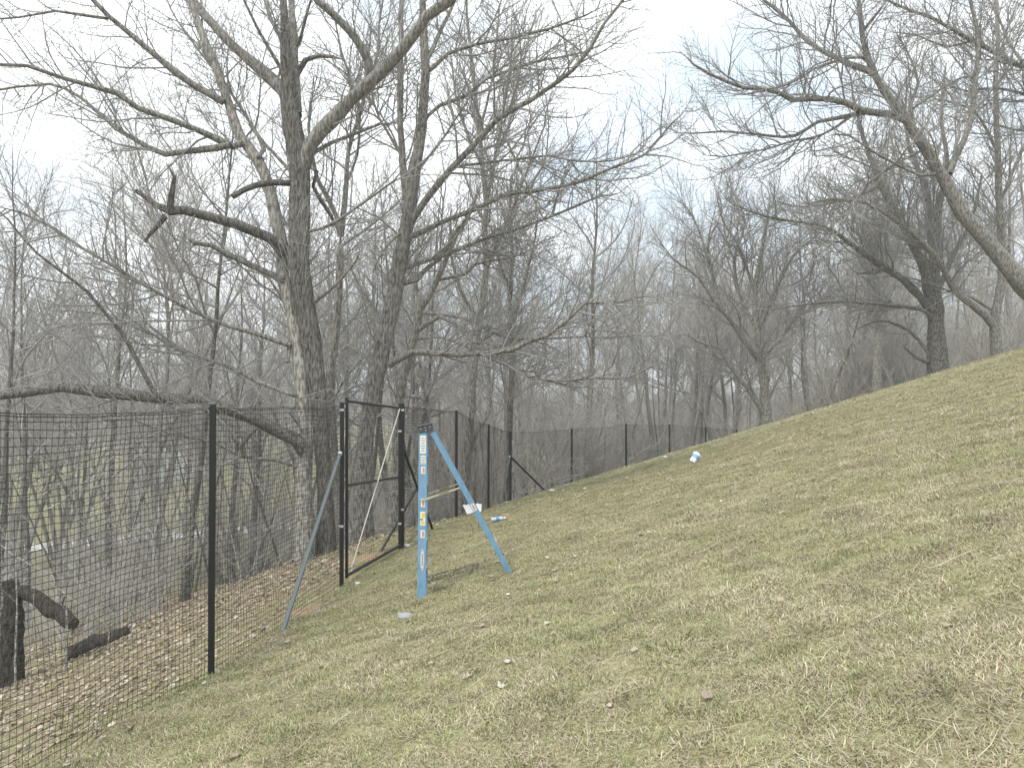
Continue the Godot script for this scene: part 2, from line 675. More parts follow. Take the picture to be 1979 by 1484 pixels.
func square_post(tb: Tubes, a: Vector3, b: Vector3, half: float) -> void:
	var y := (b - a).normalized()
	var x := y.cross(Vector3(0.2, 0, 1)).normalized()
	tb.box((a + b) * 0.5, Vector3(half * 2, a.distance_to(b), half * 2), Basis(x, y, x.cross(y)))

# plastic netting hung between two uprights
func netting(a_low: Vector3, a_top: Vector3, b_low: Vector3, b_top: Vector3, cell: float, strand: float, seed_: int, sag := 0.025) -> Tubes:
	rng.seed = seed_
	var tb := Tubes.new()
	var length := a_low.distance_to(b_low)
	var nh := int((a_top.y - a_low.y) / cell)
	var nl := int(length / cell)
	var side := (b_low - a_low).cross(Vector3.UP).normalized()
	var where := func(s: float, t: float) -> Vector3:
		var lo := a_low.lerp(b_low, s)
		lo.y = maxf(lo.y, ground(lo.x, lo.z) - 0.02)
		var hi := a_top.lerp(b_top, s)
		hi.y -= sag * 4.0 * s * (1.0 - s)
		var q := lo.lerp(hi, t)
		var free := minf(1.0, 8.0 * s * (1.0 - s))
		q += side * 0.05 * rough.get_noise_2d(s * length * 9.0 + seed_ * 31.0, t * 22.0) * free
		q.y += 0.05 * rough.get_noise_2d(s * length * 7.0, t * 60.0 + seed_ * 17.0) * free
		return q
	var cols := maxi(nl, 2)
	var grid := []
	var hs := 14
	for i in cols + 1:
		var line := PackedVector3Array()
		for k in hs + 1:
			line.append(where.call(float(i) / cols, float(k) / hs))
		grid.append(line)
	var rs := PackedFloat32Array()
	for k in hs + 1:
		rs.append(strand * 0.85)
	for i in cols + 1:
		tb.tube(grid[i], rs, 3, false)
	var stride := maxi(1, cols / 26)
	for j in nh + 1:
		var t := float(j) / nh
		var f := t * hs
		var k := mini(int(f), hs - 1)
		var line := PackedVector3Array()
		var rr := PackedFloat32Array()
		for i in range(0, cols + 1, stride):
			line.append(grid[i][k].lerp(grid[i][k + 1], f - k))
			rr.append(strand * (1.9 if j == nh else 1.45))
		line.append(grid[cols][k].lerp(grid[cols][k + 1], f - k))
		rr.append(strand)
		tb.tube(line, rr, 3, false)
		if j == nh:      # the doubled edge
			for i in line.size():
				line[i].y -= 0.017
			tb.tube(line, rr, 3, false)
	return tb

func build_fence() -> void:
	var posts := fence_posts()
	var base := drop(posts[1].x, -posts[1].d)
	var f := thing("deer_fence", "long black netting fence on slim black posts running along the slope", "fence", base)
	var low := []
	var high := []
	for n in posts.size():
		var p: Dictionary = posts[n]
		var b := drop(p.x, -p.d) - base
		var t := Vector3(p.x, EYE + p.top, -p.d) - base
		low.append(b)
		high.append(t)
		var tb := Tubes.new()
		square_post(tb, b - Vector3(0, 0.4, 0), t, p.r)
		var o := part("post", tb, M.black_steel, f)
		if n == 1 or n == 2 or n == 3:
			var c := Tubes.new()
			c.box(t + Vector3(0, 0.008, 0), Vector3(p.r * 2.3, 0.018, p.r * 2.3))
			part("cap", c, M.galvanised if n == 1 else M.black_plastic, o)
		if n == 2 or n == 3:       # hinge straps and latch
			for h in [0.08, 0.9, 1.55]:
				var c := Tubes.new()
				c.box(t - Vector3(0.0, h, -p.r - 0.004), Vector3(p.r * 2.0, 0.03, 0.012))
				part("strap", c, M.bright_steel if h != 0.9 else M.black_plastic, o)
		o.name = "post" if n == 0 else o.name
	for n in posts.size() - 1:
		if n == 2:
			continue
		var up := 0.0 if n == 0 else 0.02
		var near: float = (posts[n].d + posts[n + 1].d) * 0.5
		var tb := netting(low[n] + base, high[n] + base - Vector3(0, 0.02, 0), low[n + 1] + base, high[n + 1] + base - Vector3(0, 0.02, 0), 0.05, 0.0021 if near < 9.0 else 0.0018, 60 + n)
		for i in tb.v.size():
			tb.v[i] -= base
		part("netting", tb, M.black_plastic, f)
	# braces
	var g1: Vector3 = Vector3(posts[2].x, 0, -posts[2].d)
	var br := [
		[at(657, 876, 10.22), at(541, 1224, 8.0), 0.024, M.galvanised, "brace"],
		[at(781, 872, 12.0), at(839, 1026, 13.45), 0.02, M.black_steel, "brace"],
		[at(808, 938, 12.62), at(729, 1071, 12.1), 0.02, M.black_steel, "brace"],
		[at(985, 882, 23.9), at(969, 975, 22.4), 0.022, M.galvanised, "brace"],
		[at(988, 884, 24.0), at(1058, 950, 25.0), 0.03, M.black_steel, "brace"],
	]
	for b in br:
		var foot: Vector3 = b[1]
		foot.y = minf(foot.y, ground(foot.x, foot.z)) - 0.05
		var tb := Tubes.new()
		tb.rod(b[0] - base, foot - base, b[2], 12)
		var o := part(b[4], tb, b[3], f)
		var c := Tubes.new()
		var dir: Vector3 = (foot - b[0]).normalized()
		c.rod(b[0] - base - dir * 0.012, b[0] - base + dir * 0.03, b[2] * 1.12, 12)
		part("clamp", c, M.bright_steel if b[3] == M.galvanised else M.black_steel, o)
	for n in [3, 4, 5]:           # tension wire along the top
		var tb := Tubes.new()
		tb.rod(high[n] - Vector3(0, 0.03, 0), high[n + 1] - Vector3(0, 0.03, 0), 0.003, 5)
		part("tension_wire", tb, M.black_plastic, f)

func build_gate() -> void:
	var hinge_top := at(670, 768, 10.33)
	var hinge_low := at(669.5, 1117, 10.33)
	var latch_top := at(772, 786, 11.93)
	var latch_low := at(772, 1062, 11.93)
	hinge_low.y = maxf(hinge_low.y, ground(hinge_low.x, hinge_low.z) + 0.03)
	latch_low.y = maxf(latch_low.y, ground(latch_low.x, latch_low.z) + 0.03)
	var base := hinge_low
	var g := thing("gate", "black tubular metal gate closed between two fence posts, behind the blue ladder", "gate", base)
	var pipe := func(called: String, a: Vector3, b: Vector3, r: float, m: Material) -> MeshInstance3D:
		var tb := Tubes.new()
		tb.rod(a - base, b - base, r, 12)
		return part(called, tb, m, g)
	pipe.call("stile", hinge_low, hinge_top, 0.02, M.black_steel)
	pipe.call("stile", latch_low, latch_top, 0.02, M.black_steel)
	var top_a := at(671, 775, 10.33)
	pipe.call("rail", top_a, latch_top + Vector3(0, -0.02, 0), 0.018, M.black_steel)
	pipe.call("rail", at(671, 938, 10.33), at(772, 922, 11.93), 0.017, M.black_steel)
	pipe.call("rail", hinge_low + Vector3(0, 0.03, 0), latch_low + Vector3(0, 0.03, 0), 0.022, M.black_steel)
	pipe.call("tension_rod", at(773, 790, 11.86) + Vector3(0, 0, 0.04), at(680, 1097, 10.5) + Vector3(0, 0, 0.04), 0.0075, M.rod_white)
	var ring := Tubes.new()
	var pts := PackedVector3Array()
	var rad := PackedFloat32Array()
	for i in 13:
		pts.append(at(676, 1100, 10.45) - base + Vector3(cos(TAU * i / 12.0), sin(TAU * i / 12.0), 0) * 0.035)
		rad.append(0.006)
	ring.tube(pts, rad, 6, false)
	part("turnbuckle", ring, M.rod_white, g)
	for h in [0.12, 1.05, 1.9]:
		var tb := Tubes.new()
		var q := hinge_top - Vector3(0.035, h, 0)
		tb.box(q - base, Vector3(0.05, 0.035, 0.03))
		part("hinge", tb, M.bright_steel, g)
	for h in [0.36, 1.72]:
		var tb := Tubes.new()
		tb.box(latch_top - Vector3(-0.01, h, -0.03) - base, Vector3(0.05, 0.03, 0.02))
		part("latch", tb, M.bright_steel, g)
	var net := netting(hinge_low + Vector3(0, 0.05, 0), top_a, latch_low + Vector3(0, 0.05, 0), latch_top - Vector3(0, 0.02, 0), 0.05, 0.0013, 91, 0.0)
	for i in net.v.size():
		net.v[i] -= base
	part("netting", net, M.black_plastic, g)


# ---------------------------------------------------------------- stepladder
func channel(tb: Tubes, a: Vector3, b: Vector3, across: Vector3, inward: Vector3, width: float, flange: float, thick: float) -> void:
	# a C-shaped rail from a to b; its web faces away from inward
	var y := (b - a).normalized()
	var x := (across - y * across.dot(y)).normalized()
	var z := inward
	z = (z - y * z.dot(y) - x * z.dot(x)).normalized()
	var mid := (a + b) * 0.5
	var l := a.distance_to(b)
	var turn := Basis(x, y, x.cross(y))
	tb.box(mid + z * thick * 0.5, Vector3(width, l, thick), turn)
	for s in [-1.0, 1.0]:
		tb.box(mid + z * (flange * 0.5 + thick * 0.5) + x * s * (width - thick) * 0.5, Vector3(thick, l - 0.002, flange), turn)

func build_ladder() -> void:
	var blue := plain(lin(0.165, 0.315, 0.475), 0.5)
	blue.albedo_texture = noise_tex(256, 0.03, [[0.0, lin(0.62, 0.66, 0.72)], [0.35, lin(0.85, 0.87, 0.90)], [0.5, lin(0.95, 0.95, 0.95)], [1.0, Color(1, 1, 1)]], 6, 31)
	blue.uv1_triplanar = true
	blue.uv1_scale = Vector3(3, 0.6, 3)
	var cap_grey := plain(lin(0.045, 0.055, 0.07), 0.5)
	var alu := plain(lin(0.46, 0.42, 0.32), 0.5, 0.3)
	var white := plain(lin(0.70, 0.70, 0.66), 0.5)
	var red := plain(lin(0.46, 0.25, 0.21), 0.5)
	var yellow := plain(lin(0.62, 0.52, 0.08), 0.5)
	var navy := plain(lin(0.02, 0.035, 0.10), 0.5)
	var ink := plain(lin(0.25, 0.26, 0.27), 0.5)
	var tape := plain(lin(0.20, 0.19, 0.13), 0.7)

	var ff := at(814.5, 1163, 7.75)
	ff.y = ground(ff.x, ff.z) - 0.01
	var rf := at(986, 1106, 7.95)
	rf.y = ground(rf.x, rf.z) - 0.01
	var ft := at(817.5, 836, 7.82)
	var rt := at(836, 836, 7.83)
	var base := ff
	var lad := thing("stepladder", "blue fibreglass stepladder standing open on the grass in front of the gate", "ladder", base)
	var deep := Vector3(-0.075, -0.01, -1.0).normalized()      # from the near side to the far side
	var over := Vector3(1, 0.0, -0.08).normalized()
	var wide_low := 0.52
	var wide_top := 0.32
	var f0 := ff - base
	var f1 := ft - base
	var r0 := rf - base
	var r1 := rt - base
	# far side feet stand on the ground too
	var foot_of := func(p: Vector3, w: float) -> Vector3:
		var q := p + deep * w
		q.y = ground(q.x + base.x, q.z + base.z) - base.y - 0.01
		return q
	var f0b: Vector3 = foot_of.call(f0, wide_low)
	var r0b: Vector3 = foot_of.call(r0, wide_low)
	var f1b := f1 + deep * wide_top
	var r1b := r1 + deep * wide_top
	var tb := Tubes.new()
	channel(tb, f0, f1, over, deep, 0.083, 0.03, 0.005)
	var front := part("front_rail", tb, blue, lad)
	tb = Tubes.new()
	channel(tb, f0b, f1b, over, -deep, 0.083, 0.03, 0.005)
	part("front_rail", tb, blue, lad)
	tb = Tubes.new()
	channel(tb, r0, r1, over, deep, 0.05, 0.026, 0.005)
	var rear := part("rear_rail", tb, blue, lad)
	tb = Tubes.new()
	channel(tb, r0b, r1b, over, -deep, 0.05, 0.026, 0.005)
	part("rear_rail", tb, blue, lad)
	for q in [f0, f0b, r0, r0b]:          # rubber feet
		tb = Tubes.new()
		tb.box(q + Vector3(0, 0.012, 0) + (deep if q in [f0, r0] else -deep) * 0.018, Vector3(0.075, 0.03, 0.035))
		part("foot", tb, M.black_plastic, lad)
	for k in 5:                           # steps
		var s := 0.17 + k * 0.17
		var a := f0.lerp(f1, s)
		var b := f0b.lerp(f1b, s)
		tb = Tubes.new()
		var dir := (b - a).normalized()
		var x := (over - dir * over.dot(dir)).normalized()
		tb.box((a + b) * 0.5, Vector3(0.078, 0.022, a.distance_to(b) - 0.012), Basis(x, dir.cross(x), dir))
		var st_ := part("step", tb, alu, lad)
		for off in [-0.022, 0.022]:
			tb = Tubes.new()
			tb.rod(a + x * off, a + x * off - deep * 0.0035, 0.005, 7)
			part("rivet", tb, alu, st_)
	for s in [0.2, 0.62]:                 # bars between the rear rails
		var a := r0.lerp(r1, s)
		var b := r0b.lerp(r1b, s)
		tb = Tubes.new()
		tb.rod(a + deep * 0.004, b - deep * 0.004, 0.011, 8)
		part("rear_bar", tb, alu, lad)
	# top cap, tilted a little with the slope
	var ct := at(822, 829, 7.83) - base + deep * wide_top * 0.5
	var cx := Vector3(cos(0.22), sin(0.22), -0.08).normalized()
	var cz := -deep
	var cy := cz.cross(cx).normalized()
	tb = Tubes.new()
	tb.box(ct, Vector3(0.138, 0.062, wide_top + 0.03), Basis(cx, cy, cx.cross(cy)))
	tb.box(ct + cy * 0.036, Vector3(0.152, 0.012, wide_top + 0.045), Basis(cx, cy, cx.cross(cy)))
	var cap := part("top_cap", tb, cap_grey, lad)
	for q in [[-0.045, 0.012], [0.0, 0.014], [0.045, 0.012], [0.0, -0.016]]:
		tb = Tubes.new()
		var c: Vector3 = ct + cx * q[0] + cy * q[1] - deep * (wide_top * 0.5 + 0.016)
		tb.rod(c, c - deep * 0.004, 0.006, 8)
		part("bolt", tb, alu, cap)
	# spreader with its hinge in the middle
	for side in 2:
		var push := (-deep * 0.008) if side == 0 else deep * (0.44)
		var s0 := at(812, 968, 7.78) - base + push
		var s1 := at(893, 941, 7.9) - base + push
		var sd := (s1 - s0).normalized()
		var sb := Basis(sd, deep.cross(sd).normalized() * -1.0, sd.cross(deep.cross(sd).normalized() * -1.0))
		tb = Tubes.new()
		tb.box((s0 + s1) * 0.5, Vector3(s0.distance_to(s1), 0.018, 0.004), sb)
		var sp := part("spreader", tb, alu, lad)
		tb = Tubes.new()
		tb.box(s0.lerp(s1, 0.56) - deep * 0.003, Vector3(0.10, 0.03, 0.007), sb)
		part("spreader_hinge", tb, tape, sp)
	# labels on the near front rail
	var up := (f1 - f0).normalized()
	var acr := (over - up * over.dot(up)).normalized()
	var outw := acr.cross(up)
	var turn := Basis(acr, up, outw)
	var rail_len := f0.distance_to(f1)
	var spot := func(py: float) -> float: return (1163.0 - py) / (1163.0 - 836.0)
	var plate := func(called: String, p0: float, p1: float, shift: float, width: float, m: Material, lift: float) -> MeshInstance3D:
		var c: Vector3 = f0.lerp(f1, (spot.call(p0) + spot.call(p1)) * 0.5) + acr * shift + outw * lift
		var t := Tubes.new()
		t.box(c, Vector3(width, absf(p1 - p0) / 327.0 * rail_len, 0.0012), turn)
		return part(called, t, m, front)
	plate.call("label", 842, 877, 0.0, 0.056, white, 0.0008)
	for k in 6:
		plate.call("label_print", 846 + k * 5, 848 + k * 5, 0.001 * (k % 2), 0.042 - 0.006 * (k % 3), ink if k > 1 else red, 0.0022)
	plate.call("label", 881, 898, 0.003, 0.048, white, 0.0008)
	for k in 3:
		plate.call("label_print", 884 + k * 5, 886 + k * 5, 0.003, 0.034, ink, 0.0022)
	for a in [[903, 917], [966, 982], [1027, 1042]]:
		plate.call("label", a[0], a[1], 0.004, 0.040, white, 0.0008)
		plate.call("label_print", a[0] + 2, a[1] - 2, 0.008, 0.020, red, 0.0022)
	plate.call("label", 991, 1018, 0.004, 0.050, white, 0.0008)
	plate.call("label_print", 993, 1003, 0.010, 0.036, yellow, 0.0022)
	plate.call("label_print", 1004, 1008, -0.006, 0.030, ink, 0.0022)
	plate.call("label_print", 1009, 1016, 0.004, 0.038, yellow, 0.0022)
	# label on the rear rail
	var rup := (r1 - r0).normalized()
	var racr := (over - rup * over.dot(rup)).normalized()
	tb = Tubes.new()
	tb.box(r0.lerp(r1, 0.475) + racr.cross(rup) * 0.0008, Vector3(0.036, 0.075, 0.0012), Basis(racr, rup, racr.cross(rup)))
	var rl := part("label", tb, white, rear)
	tb = Tubes.new()
	tb.box(r0.lerp(r1, 0.475) + racr.cross(rup) * 0.0022, Vector3(0.016, 0.06, 0.0012), Basis(racr, rup, racr.cross(rup)))
	part("label_print", tb, red, rear)
	# oval maker's badge
	var mid: Vector3 = f0.lerp(f1, spot.call(1084.0)) + acr * 0.004
	var badge: MeshInstance3D
	for lay in [[0.0200, 0.108, navy, 0.0012, "badge"], [0.0188, 0.104, white, 0.0020, "badge_ring"], [0.0150, 0.092, navy, 0.0028, "badge_line"], [0.0138, 0.084, white, 0.0036, "badge_field"]]:
		var t := Tubes.new()
		var c := t.v.size()
		t.v.append(mid + outw * lay[3])
		t.n.append(outw)
		for i in 33:
			var a := TAU * i / 32.0
			t.v.append(mid + outw * lay[3] + acr * cos(a) * lay[0] + up * sin(a) * lay[1])
			t.n.append(outw)
		for i in 32:
			for k in [0, i + 2, i + 1]:
				t.ix.append(k)
		part(lay[4], t, lay[2], front)
	var tm := TextMesh.new()
	tm.text = "WERNER"
	tm.font_size = 32
	tm.pixel_size = 0.001
	tm.depth = 0.001
	var fnt := SystemFont.new()
	fnt.font_names = PackedStringArray(["Droid Sans"])
	fnt.font_weight = 700
	tm.font = fnt
	tm.material = navy
	var word := MeshInstance3D.new()
	word.name = "lettering"
	word.mesh = tm
	front.add_child(word)
	word.transform = Transform3D(Basis(-up, acr, outw).scaled_local(Vector3(0.9, 0.6, 1.0)), mid + outw * 0.0044)


# ---------------------------------------------------------------- trees
func build_big_trees() -> void:
	var hb := Habit.new()
	hb.buds = true
	# the big twin-stemmed tree behind the fence
	big_tree("maple_tree", "largest bare tree, twin pale and dark trunks, behind the fence left of the gate", 14.0, M.bark_grey, [
		{"p": [632, 1060, 627, 950, 622, 860, 613, 754, 604, 690, 594, 612, 580, 540, 576, 500, 579, 440, 581, 380, 578, 310, 566, 245, 560, 195, 556, 150, 552, 100, 549, 40, 545, -40], "w": [36, 29, 33, 40, 41, 41, 38, 19, 10], "mat": M.bark_mid, "t": 0.35, "from": 0.45},
		{"p": [590, 1062, 584, 900, 584, 754, 573, 648, 556, 570, 546, 534, 543, 470, 523, 371, 497, 306, 462, 262, 440, 198, 414, 124, 389, 64, 365, 0, 352, -50], "w": [34, 26, 26, 24, 18, 10], "root": true, "z0": 13.7, "z": 0.9, "mat": M.bark_pale, "t": 0.4, "from": 0.4},
		{"p": [570, 225, 548, 178, 500, 130, 448, 88, 410, 45, 371, 0, 350, -40], "w": [27, 15], "z": 1.4, "mat": M.bark_grey, "t": 0.8},
		{"p": [572, 215, 570, 160, 566, 80, 560, -50], "w": [20, 12], "z": 1.0, "t": 0.8},
		{"p": [584, 330, 600, 278, 650, 222, 706, 166, 740, 135, 770, 102, 800, 64, 826, 32, 869, 0, 900, -30], "w": [29, 26, 22, 15], "z": -0.9, "mat": M.bark_grey, "t": 0.7},
		{"p": [713, 155, 712, 120, 698, 90, 681, 64, 645, 28, 614, 0, 590, -30], "w": [20, 12], "z": -0.6, "t": 0.9},
		{"p": [572, 145, 590, 115, 615, 106, 645, 110, 668, 117], "w": [13, 5], "z": -0.4, "t": 0.4},
		{"p": [470, 275, 450, 283, 424, 269, 336, 233, 265, 209, 226, 180, 163, 163, 120, 149, 53, 127, 0, 125, -50, 118], "w": [15, 5], "z": -1.6},
		{"p": [446, 279, 420, 287, 389, 290, 318, 297, 283, 283, 226, 248, 184, 212, 124, 170, 67, 163, 0, 172, -40, 180], "w": [13, 4], "z": 1.2},
		{"p": [432, 197, 371, 163, 308, 113, 248, 64, 209, 32, 180, 0, 160, -30], "w": [15, 8], "z": -0.7},
		{"p": [209, 36, 159, 27, 106, 21, 35, 34, 0, 35, -40, 30], "w": [6, 3], "z": -1.0},
		{"p": [545, 490, 523, 460, 460, 435, 407, 418, 354, 407, 325, 408], "w": [22, 15], "z": -1.3, "broken": true, "mat": M.bark_mid},
		{"p": [327, 412, 332, 371, 336, 340, 318, 311], "w": [15, 4], "z": -0.1, "t": 0.5, "mat": M.bark_dark},
		{"p": [326, 406, 300, 395, 281, 380, 262, 368], "w": [15, 7], "z": 0.2, "broken": true, "mat": M.bark_dark},
		{"p": [318, 418, 306, 432, 290, 452, 279, 467], "w": [13, 6], "z": 0.1, "broken": true, "mat": M.bark_dark},
		{"p": [565, 354, 530, 352, 495, 357, 470, 366, 449, 380], "w": [12, 11], "z": -0.5, "broken": true, "mat": M.bark_dark},
		{"p": [545, 540, 495, 517, 442, 492, 407, 474, 375, 471, 343, 442], "w": [14, 7], "z": -0.8, "t": 0.5},
		{"p": [560, 668, 495, 644, 442, 630, 354, 591, 283, 552, 212, 510, 159, 478, 100, 440, 40, 412, -20, 395], "w": [11, 3.5], "z": -1.4},
		{"p": [570, 765, 541, 754, 495, 736, 424, 700, 354, 683, 300, 648, 248, 626, 180, 605, 100, 600], "w": [10, 3], "z": 0.9},
		{"p": [586, 870, 570, 850, 540, 835, 500, 814, 460, 800, 420, 784, 380, 772, 330, 770, 280, 768, 200, 759, 120, 750, 60, 755, 0, 765, -60, 776, -140, 800], "w": [26, 24, 22, 21, 20, 17, 13, 9], "lump": 0.45, "z": -2.0, "mat": M.bark_mid, "t": 0.45},
		{"p": [304, 768, 294, 754, 276, 722, 251, 669, 233, 640, 191, 594, 166, 563, 71, 488, 14, 425, -20, 390], "w": [9, 4], "z": 0.8, "t": 0.8, "mat": M.bark_dark},
		{"p": [412, 792, 418, 776, 440, 756, 468, 738], "w": [4, 2], "z": -0.2, "t": 0.7},
		{"p": [590, 840, 560, 800, 580, 770, 625, 754, 650, 745], "w": [4, 2], "z": -0.6, "t": 0.5},
		{"p": [582, 905, 540, 890, 470, 883, 415, 855, 330, 838, 260, 812, 200, 806, 120, 812], "w": [8, 3], "z": -1.5, "t": 0.9},
		{"p": [470, 883, 465, 862, 484, 840, 500, 826], "w": [7, 5], "z": 0.1, "t": 0.3, "mat": M.bark_dark},
		{"p": [555, 700, 562, 640, 548, 585, 520, 540, 470, 505, 420, 480], "w": [9, 3], "z": 0.9},
		{"p": [592, 360, 560, 330, 505, 270, 470, 215, 420, 140, 385, 100, 330, 20, 310, -20], "w": [8, 3], "z": 1.5},
		{"p": [600, 590, 640, 560, 668, 530, 690, 500, 700, 460], "w": [7, 3], "z": -0.9},
		{"p": [585, 450, 625, 440, 690, 400, 760, 350, 800, 300], "w": [7, 3], "z": -1.2},
		{"p": [596, 300, 640, 276, 690, 255, 735, 240, 765, 237], "w": [9, 5], "z": 0.4, "t": 0.6},
		{"p": [497, 306, 510, 290, 498, 262, 470, 230], "w": [10, 4], "z": 0.3},
		{"p": [612, 330, 604, 360, 640, 415, 655, 452], "w": [7, 9], "z": 1.0, "t": 0.3},
		{"p": [548, 80, 520, 30, 500, -40], "w": [8, 5], "z": 0.6}, {"p": [553, 150, 500, 60, 470, 0, 455, -40], "w": [8, 4], "z": -0.7}, {"p": [566, 110, 590, 40, 604, -30], "w": [8, 4], "z": -0.9},
	], hb, 101, 0.95)
	# slender tree between the two big ones
	big_tree("slender_tree", "slender forked bare tree just right of the largest trunk", 16.5, M.bark_pale, [
		{"p": [640, 1020, 634, 860, 633, 754, 647, 648, 656, 540, 658, 488, 658, 453], "w": [19, 15, 14], "t": 0.5, "from": 0.3},
		{"p": [658, 458, 650, 420, 632, 380, 612, 345, 602, 300, 596, 250, 600, 180], "w": [12, 4], "z": -0.6},
		{"p": [658, 456, 664, 400, 668, 354, 672, 290, 690, 235, 706, 180, 730, 100, 735, 20, 750, -40], "w": [12, 4], "z": 0.8},
		{"p": [660, 475, 700, 450, 760, 400, 790, 372], "w": [6, 3], "z": 0.8},
		{"p": [634, 800, 660, 740, 700, 690, 730, 650], "w": [5, 2], "z": 0.5},
		{"p": [668, 354, 690, 300, 690, 200, 660, 100, 640, 0], "w": [6, 3], "z": -1.0},
	], hb, 102)
	# the leaning grey tree behind the gate
	big_tree("leaning_tree", "tall grey tree leaning right with mottled trunk, rising behind the gate", 15.6, M.bark_grey, [
		{"p": [700, 1010, 704, 900, 717, 771, 741, 665, 756, 598, 770, 524, 783, 442, 790, 400, 797, 354, 808, 290, 814, 248, 823, 141, 819, 71, 816, 0, 822, -40], "w": [40, 32, 30, 27, 19, 11], "t": 0.5, "from": 0.35},
		{"p": [788, 410, 778, 318, 774, 240, 773, 177, 775, 80, 775, 0, 778, -50], "w": [16, 8], "z": 0.4, "t": 0.9},
		{"p": [792, 432, 802, 417, 848, 354, 890, 308, 918, 279, 961, 230, 1024, 195, 1106, 134, 1141, 96, 1166, 46, 1205, 0, 1235, -40], "w": [16, 4], "z": -1.8},
		{"p": [782, 462, 800, 455, 848, 432, 918, 403, 971, 378, 1035, 368, 1095, 357, 1184, 325, 1247, 297, 1300, 237, 1330, 210], "w": [12, 3], "z": -1.2},
		{"p": [818, 236, 828, 224, 848, 205, 901, 184, 940, 152, 989, 134, 1056, 113, 1124, 103, 1180, 80], "w": [9, 3], "z": 1.2},
		{"p": [822, 140, 835, 130, 865, 103, 936, 81, 989, 74, 1024, 64, 1056, 57, 1130, 30, 1180, 5], "w": [9, 3], "z": -1.0},
		{"p": [888, 320, 971, 311, 1060, 301, 1095, 308, 1184, 311, 1250, 290], "w": [6, 2.5], "z": 0.9},
		{"p": [752, 706, 760, 700, 795, 681, 883, 686, 936, 683, 989, 676, 1024, 658, 1060, 648, 1095, 619, 1131, 587, 1200, 583, 1260, 570], "w": [14, 4], "z": -1.5},
		{"p": [774, 520, 790, 513, 865, 492, 936, 460, 990, 445, 1060, 420, 1110, 400, 1180, 365], "w": [10, 3.5], "z": 0.8},
		{"p": [768, 548, 785, 546, 805, 541, 826, 517, 848, 503, 876, 453, 901, 421, 925, 395], "w": [11, 5], "z": 0.9, "t": 0.6},
		{"p": [955, 228, 968, 250, 993, 301, 1010, 340, 1024, 368, 1053, 428], "w": [6, 4], "z": -0.2, "t": 0.5},
		{"p": [748, 640, 720, 670, 695, 720, 680, 760], "w": [5, 2], "z": -0.6}, {"p": [783, 440, 750, 470, 730, 500, 720, 530], "w": [6, 3], "z": -0.8},
		{"p": [828, 110, 850, 60, 880, 0, 895, -40], "w": [9, 5], "z": 0.7}, {"p": [775, 300, 745, 250, 722, 200, 712, 120, 720, 40], "w": [6, 3], "z": 0.6},
		{"p": [800, 340, 860, 260, 895, 208, 930, 150], "w": [6, 3], "z": 0.8}, {"p": [776, 460, 730, 420, 690, 400, 640, 395], "w": [5, 2], "z": 0.9},
	], hb, 103, 1.05)
	big_tree("forked_tree", "thinner grey tree forking low behind the gate, beside the leaning tree", 17.5, M.bark_pale, [
		{"p": [762, 990, 766, 860, 773, 771, 787, 701, 802, 648, 812, 598, 833, 566, 855, 517, 876, 464, 905, 415, 930, 380], "w": [24, 20, 17, 11, 6], "t": 0.5, "from": 0.3},
		{"p": [812, 606, 819, 605, 865, 609, 918, 623, 954, 644, 1010, 655, 1100, 652, 1200, 650, 1260, 640], "w": [8, 3], "z": -1.8},
		{"p": [806, 640, 850, 612, 879, 626, 918, 665, 971, 701, 1024, 729, 1095, 736, 1152, 729, 1215, 729, 1254, 711, 1300, 690], "w": [9, 3], "z": -2.2},
		{"p": [1060, 733, 1100, 745, 1130, 765, 1160, 790], "w": [4, 2], "z": -0.3, "t": 0.9},
		{"p": [800, 655, 850, 650, 900, 670, 960, 700, 1010, 720, 1060, 760], "w": [6, 2], "z": -0.9},
		{"p": [815, 595, 800, 540, 790, 480, 795, 400], "w": [8, 3], "z": 0.9}, {"p": [845, 540, 900, 530, 920, 510, 1010, 490, 1060, 455], "w": [7, 3], "z": -0.6},
		{"p": [775, 765, 820, 770, 850, 700, 880, 640], "w": [6, 3], "z": 0.8}, {"p": [782, 720, 810, 700, 825, 790, 830, 840], "w": [5, 3], "z": 0.4},
	], hb, 104)
	big_tree("straight_tree", "straight slim grey tree rising behind the fence post right of the ladder top", 22.0, M.bark_grey, [
		{"p": [893, 985, 903, 880, 911, 771, 918, 683, 929, 605, 940, 517, 936, 435, 940, 400, 932, 318, 926, 248, 915, 150, 905, 60, 900, -20], "w": [20, 15, 12, 8, 5], "t": 0.7, "from": 0.35},
		{"p": [938, 400, 955, 320, 970, 230, 985, 150, 1000, 80], "w": [8, 3], "z": 0.7}, {"p": [940, 520, 975, 440, 1000, 380, 1030, 300, 1060, 220], "w": [9, 3], "z": -0.8},
		{"p": [932, 320, 900, 250, 880, 180, 870, 100], "w": [7, 3], "z": 0.8}, {"p": [907, 880, 925, 830, 945, 800, 955, 700], "w": [8, 4], "z": 0.5, "t": 0.6},
		{"p": [926, 620, 890, 560, 870, 480, 872, 400], "w": [8, 3], "z": -0.9},
		{"p": [928, 250, 950, 160, 960, 80, 965, 0], "w": [6, 3], "z": 0.5}, {"p": [936, 430, 905, 360, 890, 300], "w": [6, 3], "z": 0.5},
	], hb, 105, 1.25)
	big_tree("straight_tree", "straight dark tree behind the fence corner post with the two braces", 27.0, M.bark_dark, [
		{"p": [978, 1000, 984, 880, 986, 800, 990, 700, 985, 600, 990, 500, 985, 420, 990, 330], "w": [15, 5], "t": 0.9, "from": 0.3},
		{"p": [988, 640, 1010, 560, 1030, 480, 1040, 420], "w": [7, 3], "z": 0.7}, {"p": [987, 560, 960, 490, 955, 420], "w": [6, 3], "z": -0.8},
	], hb, 109, 1.4)
